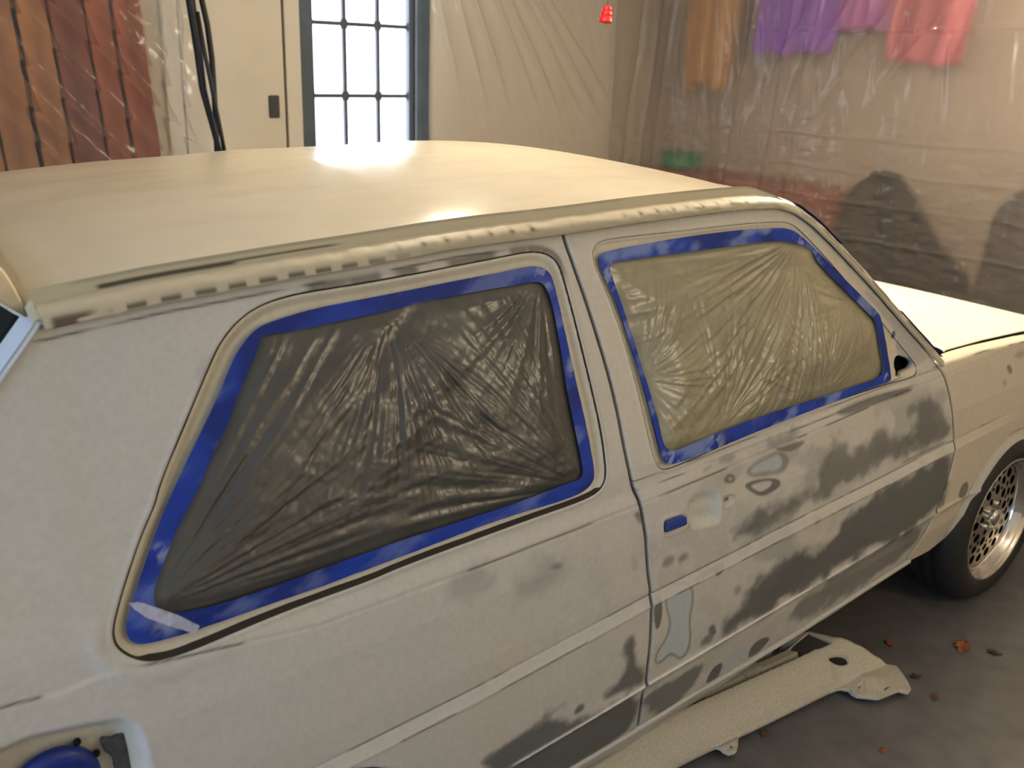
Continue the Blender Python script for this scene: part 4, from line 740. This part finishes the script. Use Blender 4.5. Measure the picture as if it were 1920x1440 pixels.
cloth('hanging_cloth', 1.50, 2.05, 1.72, 2.42, mat('purple_cloth', (.30, .08, .62), .8), 'purple cloth hanging high behind the right plastic sheet', 210)
cloth('hanging_cloth', 1.18, 1.46, 1.86, 2.42, mat('violet_cloth', (.62, .16, .58), .8), 'magenta cloth hanging between the purple and the pink cloth', 215)
cloth('hanging_cloth', .72, 1.12, 1.70, 2.42, mat('pink_cloth', (.62, .14, .20), .8), 'pink cloth hanging high behind plastic, nearest the right edge', 220)
cloth('hanging_cloth', 2.25, 2.60, 1.5, 2.42, mat('orange_cloth', (.70, .38, .14), .8), 'orange cloth hanging behind plastic, left of the purple cloth', 225)
# ------------------------------------------------------------------ plastic sheets
M_SHEET = mat('plastic_sheet', (.78, .71, .60), .24, transm=.42, spec=.8); M_SHEETR = thin_sheet('plastic_sheet_hazy', (.54, .48, .43), .21, .42, .16, 1.0, .45); M_SHEETL = thin_sheet('plastic_sheet_clear', (.85, .78, .70), .09, .62, .16, 1.0, .25)
def sheet(name, A, B, z0, z1, hf, m, label, n=300, k=170):
    A = np.array(A, float); B = np.array(B, float); L = np.linalg.norm(B-A); T = (B-A)/L; Nn = np.array([T[1], -T[0]])
    if Nn @ (np.array(CAMP[:2])-A) < 0: Nn = -Nn
    def f(u, v):
        s = u*L; z = z0+(z1-z0)*v; h = hf(s, z); return np.stack([A[0]+T[0]*s+Nn[0]*h, A[1]+T[1]*s+Nn[1]*h, z], 1)
    return tag(grid_mesh(name, f, np.linspace(0, 1, n), np.linspace(0, 1, k), m, None), label, 'plastic sheet')
def fold(t, w): return np.exp(-np.abs(t/w)**1.3)
def hL(s, z):      # s from x=-.7; folds fall towards the lower right
    x = s-.7; t = (x-1.33)*.72+(z-1.12)*.69; r = np.hypot(x-1.33, z-1.05); q = (x+z*.85)
    h = .02*(fbm(q*6, (x-z)*.8, 4, 300)-.5)*2+.008*(fbm(q*18, (x-z)*2, 3, 301)-.5)
    h = h+.06*fold(t-.0, .03)+.03*fold(t+.13, .02)+.055*fold(t+.40, .035)+.03*fold(t+.50, .018)+.03*fold(t-.12, .02)+.03*fold(t+.27, .02)
    return h+.01*(fbm(x*12, z*12, 3, 303)-.5)
sheet('plastic_sheet', (-.7, 2.88), (1.40, 2.88), .0, 2.48, hL, M_SHEETL, 'clear wrinkled plastic sheet over the reddish boards at left')
def hC(s, z):      # hangs from the ceiling left of the bell, pulled diagonally
    x = 2.80+s; h = .012*(fbm((x+z*.35)*6, z*.9, 3, 310)-.5)*2; u = (x-3.55)+(z-1.75)*-.0
    for a, b, w, am in ((-.10, .30, .035, .03), (.02, .38, .02, .02), (.12, .46, .03, .035), (.25, .58, .018, .03), (.33, .66, .022, .04), (.42, .78, .014, .03), (.50, .85, .02, .04), (.58, .95, .014, .03)): h = h+am*fold((x-2.85-a)+(z-2.3)*b, w)*sstep(1.2, 1.7, z)
    return h+.006*(fbm(x*16, z*16, 3, 312)-.5)
sheet('plastic_sheet', (2.84, 3.08), (4.5, 3.06), .0, 2.48, hC, M_SHEET, 'hazy plastic sheet with diagonal folds between the window and the corner')
def hR(s, z):
    y = 3.05-s; h = .03*(fbm((y-z*.12)*5, z*.6, 4, 320)-.5)*2+.010*(fbm(y*9, z*3.5, 4, 322)-.5)*2+.016*(fbm(y*12, z*34, 4, 323)-.5)*sstep(1.6, 1.1, z)
    for y0, w, a in ((2.83, .02, .03), (2.70, .03, -.03), (2.55, .025, .02), (1.90, .012, .03), (1.62, .03, .02), (1.45, .02, .015)): h = h+a*fold(y-y0+(z-1.5)*.08, w)
    for y0, b, w, a in ((1.35, .55, .03, .025), (1.1, .6, .04, .03), (.8, .7, .04, .03), (.45, .8, .05, .035)): h = h+a*fold((y-y0)+(z-2.2)*b, w)*sstep(1.25, 1.8, z)
    for zz, a in ((1.86, .012), (1.30, .012), (1.12, .012), (.95, .008), (.75, .01)): h = h+a*fold(z-zz-.03*(fbm(y*3, y*0, 3, 330)-.5), .008)*sstep(2.2, 1.4, y)
    return h
sheet('plastic_sheet', (4.36, 3.05), (4.30, -1.6), .0, 2.48, hR, M_SHEETR, 'large hazy plastic sheet hanging beyond the hood at right', 520, 320)
# ------------------------------------------------------------------ black cables at the left sheet's edge
M_CBL = mat('black_rubber', (.008, .008, .009), .5)
tag(tube('cable', [(1.27, 2.74, 2.46), (1.268, 2.74, 2.0), (1.27, 2.74, 1.85), (1.29, 2.74, 1.62), (1.30, 2.74, 1.45), (1.335, 2.74, 1.28), (1.365, 2.74, 1.14), (1.37, 2.74, .9)], [.022, .022, .022, .02, .018, .015, .014, .014], M_CBL), 'thick black cable hanging along the edge of the left sheet', 'cable')
tag(tube('cable', [(1.335, 2.80, 2.46), (1.34, 2.80, 2.0), (1.345, 2.80, 1.87), (1.366, 2.80, 1.75), (1.378, 2.80, 1.6), (1.378, 2.80, 1.35), (1.372, 2.80, 1.1), (1.372, 2.80, .9)], [.014]*8, M_CBL), 'thin black cable just left of the cream door', 'cable')
tag(tube('cable', [(1.275, 2.68, 1.80), (1.30, 2.68, 1.6), (1.33, 2.68, 1.4), (1.352, 2.68, 1.25), (1.368, 2.68, 1.12)], [.010]*5, M_CBL), 'short slanting black cable between the two hanging cables', 'cable')
# ------------------------------------------------------------------ red tiered pull handle on its cord
bp = (1.666, .331, 1.78)
hb_ = tag(empty('pull_handle', bp), 'small red three-tiered plastic pull handle hanging on a cord', 'pull handle')
M_RED = mat('red_plastic', (.62, .012, .02), .35)
lathe('handle_body', [(.0005, .026), (.0115, .026), (.0135, .024), (.0155, .013), (.0135, .012), (.0165, .010), (.0185, -.002), (.0155, -.003), (.019, -.005), (.0215, -.019), (.020, -.022), (.0005, -.021)], M_RED, hb_, 28)
V = [(.0055*math.cos(t), 0, -.027+.0055*math.sin(t)) for t in np.linspace(0, 2*math.pi, 17)]; tube('ring', V, .0013, mat('brass_ring', (.35, .24, .12), .4, metal=1), hb_, 8)
tube('cord', [(0, 0, .024), (-.001, 0, .3), (0, 0, 2.5-1.78)], .0016, mat('red_cord', (.25, .05, .03), .8), hb_, 8)
hb_.rotation_euler = (0, math.radians(6), 0)
# ------------------------------------------------------------------ primed body panel on the floor
def hpan(x, y):
    ye = -.762-.096*(x-1.005); d = y-ye; return d, .03+.09*np.sin(np.clip(d/.085, 0, 1)*np.pi/2)
fo = [(.2, -.690), (.6, -.722), (1.0051, -.7621)]+[tuple(p) for p in FPN[1:]]+[(1.60, -.655), (1.3, -.66), (.2, -.60)]
def p_map(P, sd):
    x, y = P[:, 0], P[:, 1]; d, z = hpan(x, y)
    z = z-.035*sstep(1.70, 1.86, x)*sstep(.0, .12, d)
    z = np.where(d < 0, .03+.004*np.sin(np.clip(-d/.02, 0, 1)*3.1), z)
    fl = sstep(1.60, 1.64, x)*sstep(.045, -.01, d); z = z*(1-fl)+fl*(.028+.012*np.exp(-((x-1.72)/.035)**2-((d+.02)/.03)**2))
    z = z+.004*np.exp(-((d-.012)/.006)**2); bk = sstep(1.60, 1.53, x); z = z-bk*(.040*1.2*sstep(.074, .080, d)*sstep(.100, .094, d)+.014*sstep(.094, .100, d)+.06*sstep(.126, .132, d))
    hsd, _ = poly_sd(P, np.array(FPHOLE)); z = z-.006*sstep(.008, 0, hsd)
    return np.stack([x, y, z], 1)
M_PAN = mat('speckled_primer', (.50, .465, .37), .5, noise=(160, .14, 3), bump=(260, .35, .002))
pan = tag(empty('car_body_panel', (1.2, -.72, 0)), 'long cream-primed metal body panel lying on the floor beneath the door', 'car part')
sub(sdf_panel('panel_face', region([fo], [np.array(FPHOLE), np.array(FPOPEN), np.array(FPS1), np.array(FPS2), np.array(FPS3), np.array(FPS4)]), (.2, 1.87, -1.0, -.58), .0025, p_map, M_PAN, None, rim=(0, .004, -.012)), pan)
sub(grid_mesh('back_flange', lambda u, v: np.stack([.2+u*1.33, -.60-.06*np.minimum(u*1.0, 1)+v*.0, .115-.06*v], 1)+np.stack([0*u, .012*v, 0*u], 1), np.linspace(0, 1, 40), np.linspace(0, 1, 6), M_PAN, None), pan)
sub(boxes('inner_strip', [(.2, 1.50, -.640, -.615, .075, .092)], M_PAN, None, .004), pan)
for b in ((.35, .42, -.70, -.64, 0, .112), (1.35, 1.42, -.70, -.66, 0, .112)): sub(boxes('support_foot', [b], M_PAN, None, .004), pan)
# ------------------------------------------------------------------ leaves
def leaf(loc, sc, rz, m, label, seed):
    pts = [(-.5, 0), (-.32, .16), (-.22, .10), (-.1, .36), (.02, .2), (.15, .42), (.22, .18), (.42, .16), (.55, 0), (.40, -.14), (.2, -.16), (.12, -.36), (0, -.18), (-.12, -.32), (-.22, -.1), (-.34, -.12)]
    o = sdf_panel('dry_leaf', region([chaikin(pts, 1)]), (-.56, .6, -.45, .5), .035, lambda P, sd: np.stack([P[:, 0]*sc, P[:, 1]*sc, sc*(.05+.15*np.abs(P[:, 1])+.2*(fbm(P[:, 0]*3, P[:, 1]*3, 2, seed)-.4))], 1), m, None)
    zmin = min(v.co.z for v in o.data.vertices); o.location = (loc[0], loc[1], -zmin+.0012); o.rotation_euler = (0, 0, rz); s = o.modifiers.new('t', 'SOLIDIFY'); s.thickness = .0008
    return tag(o, label, 'leaf', 'dry leaves on the floor')
L1 = mat('orange_leaf', (.26, .07, .025), .6, noise=(60, .4, 3)); L2 = mat('brown_leaf', (.13, .06, .03), .7, noise=(60, .4, 3)); L3 = mat('dark_leaf', (.045, .035, .025), .8)
leaf((2.134, -.913), .075, .3, L1, 'largest rust-orange dry leaf on the floor, right of the panel', 1)
leaf((2.187, -.985), .045, 2.0, L3, 'dark dry leaf touching the right side of the large orange leaf', 2)
leaf((1.97, -.769), .042, 1.0, L1, 'small curled orange leaf on the floor behind the panel end', 3)
leaf((1.317, -.800), .03, .2, L2, 'tiny brown leaf beside the near edge of the floor panel', 4)
leaf((1.517, -1.018), .026, .8, L1, 'tiny reddish leaf on bare floor near the bottom edge of the photo', 5)
leaf((1.880, -.903), .036, 2.6, L3, 'dark leaf scrap just off the tip of the floor panel', 6)
leaf((1.835, -.985), .036, .5, L2, 'faint brown leaf scrap on the floor in front of the panel tip', 7)
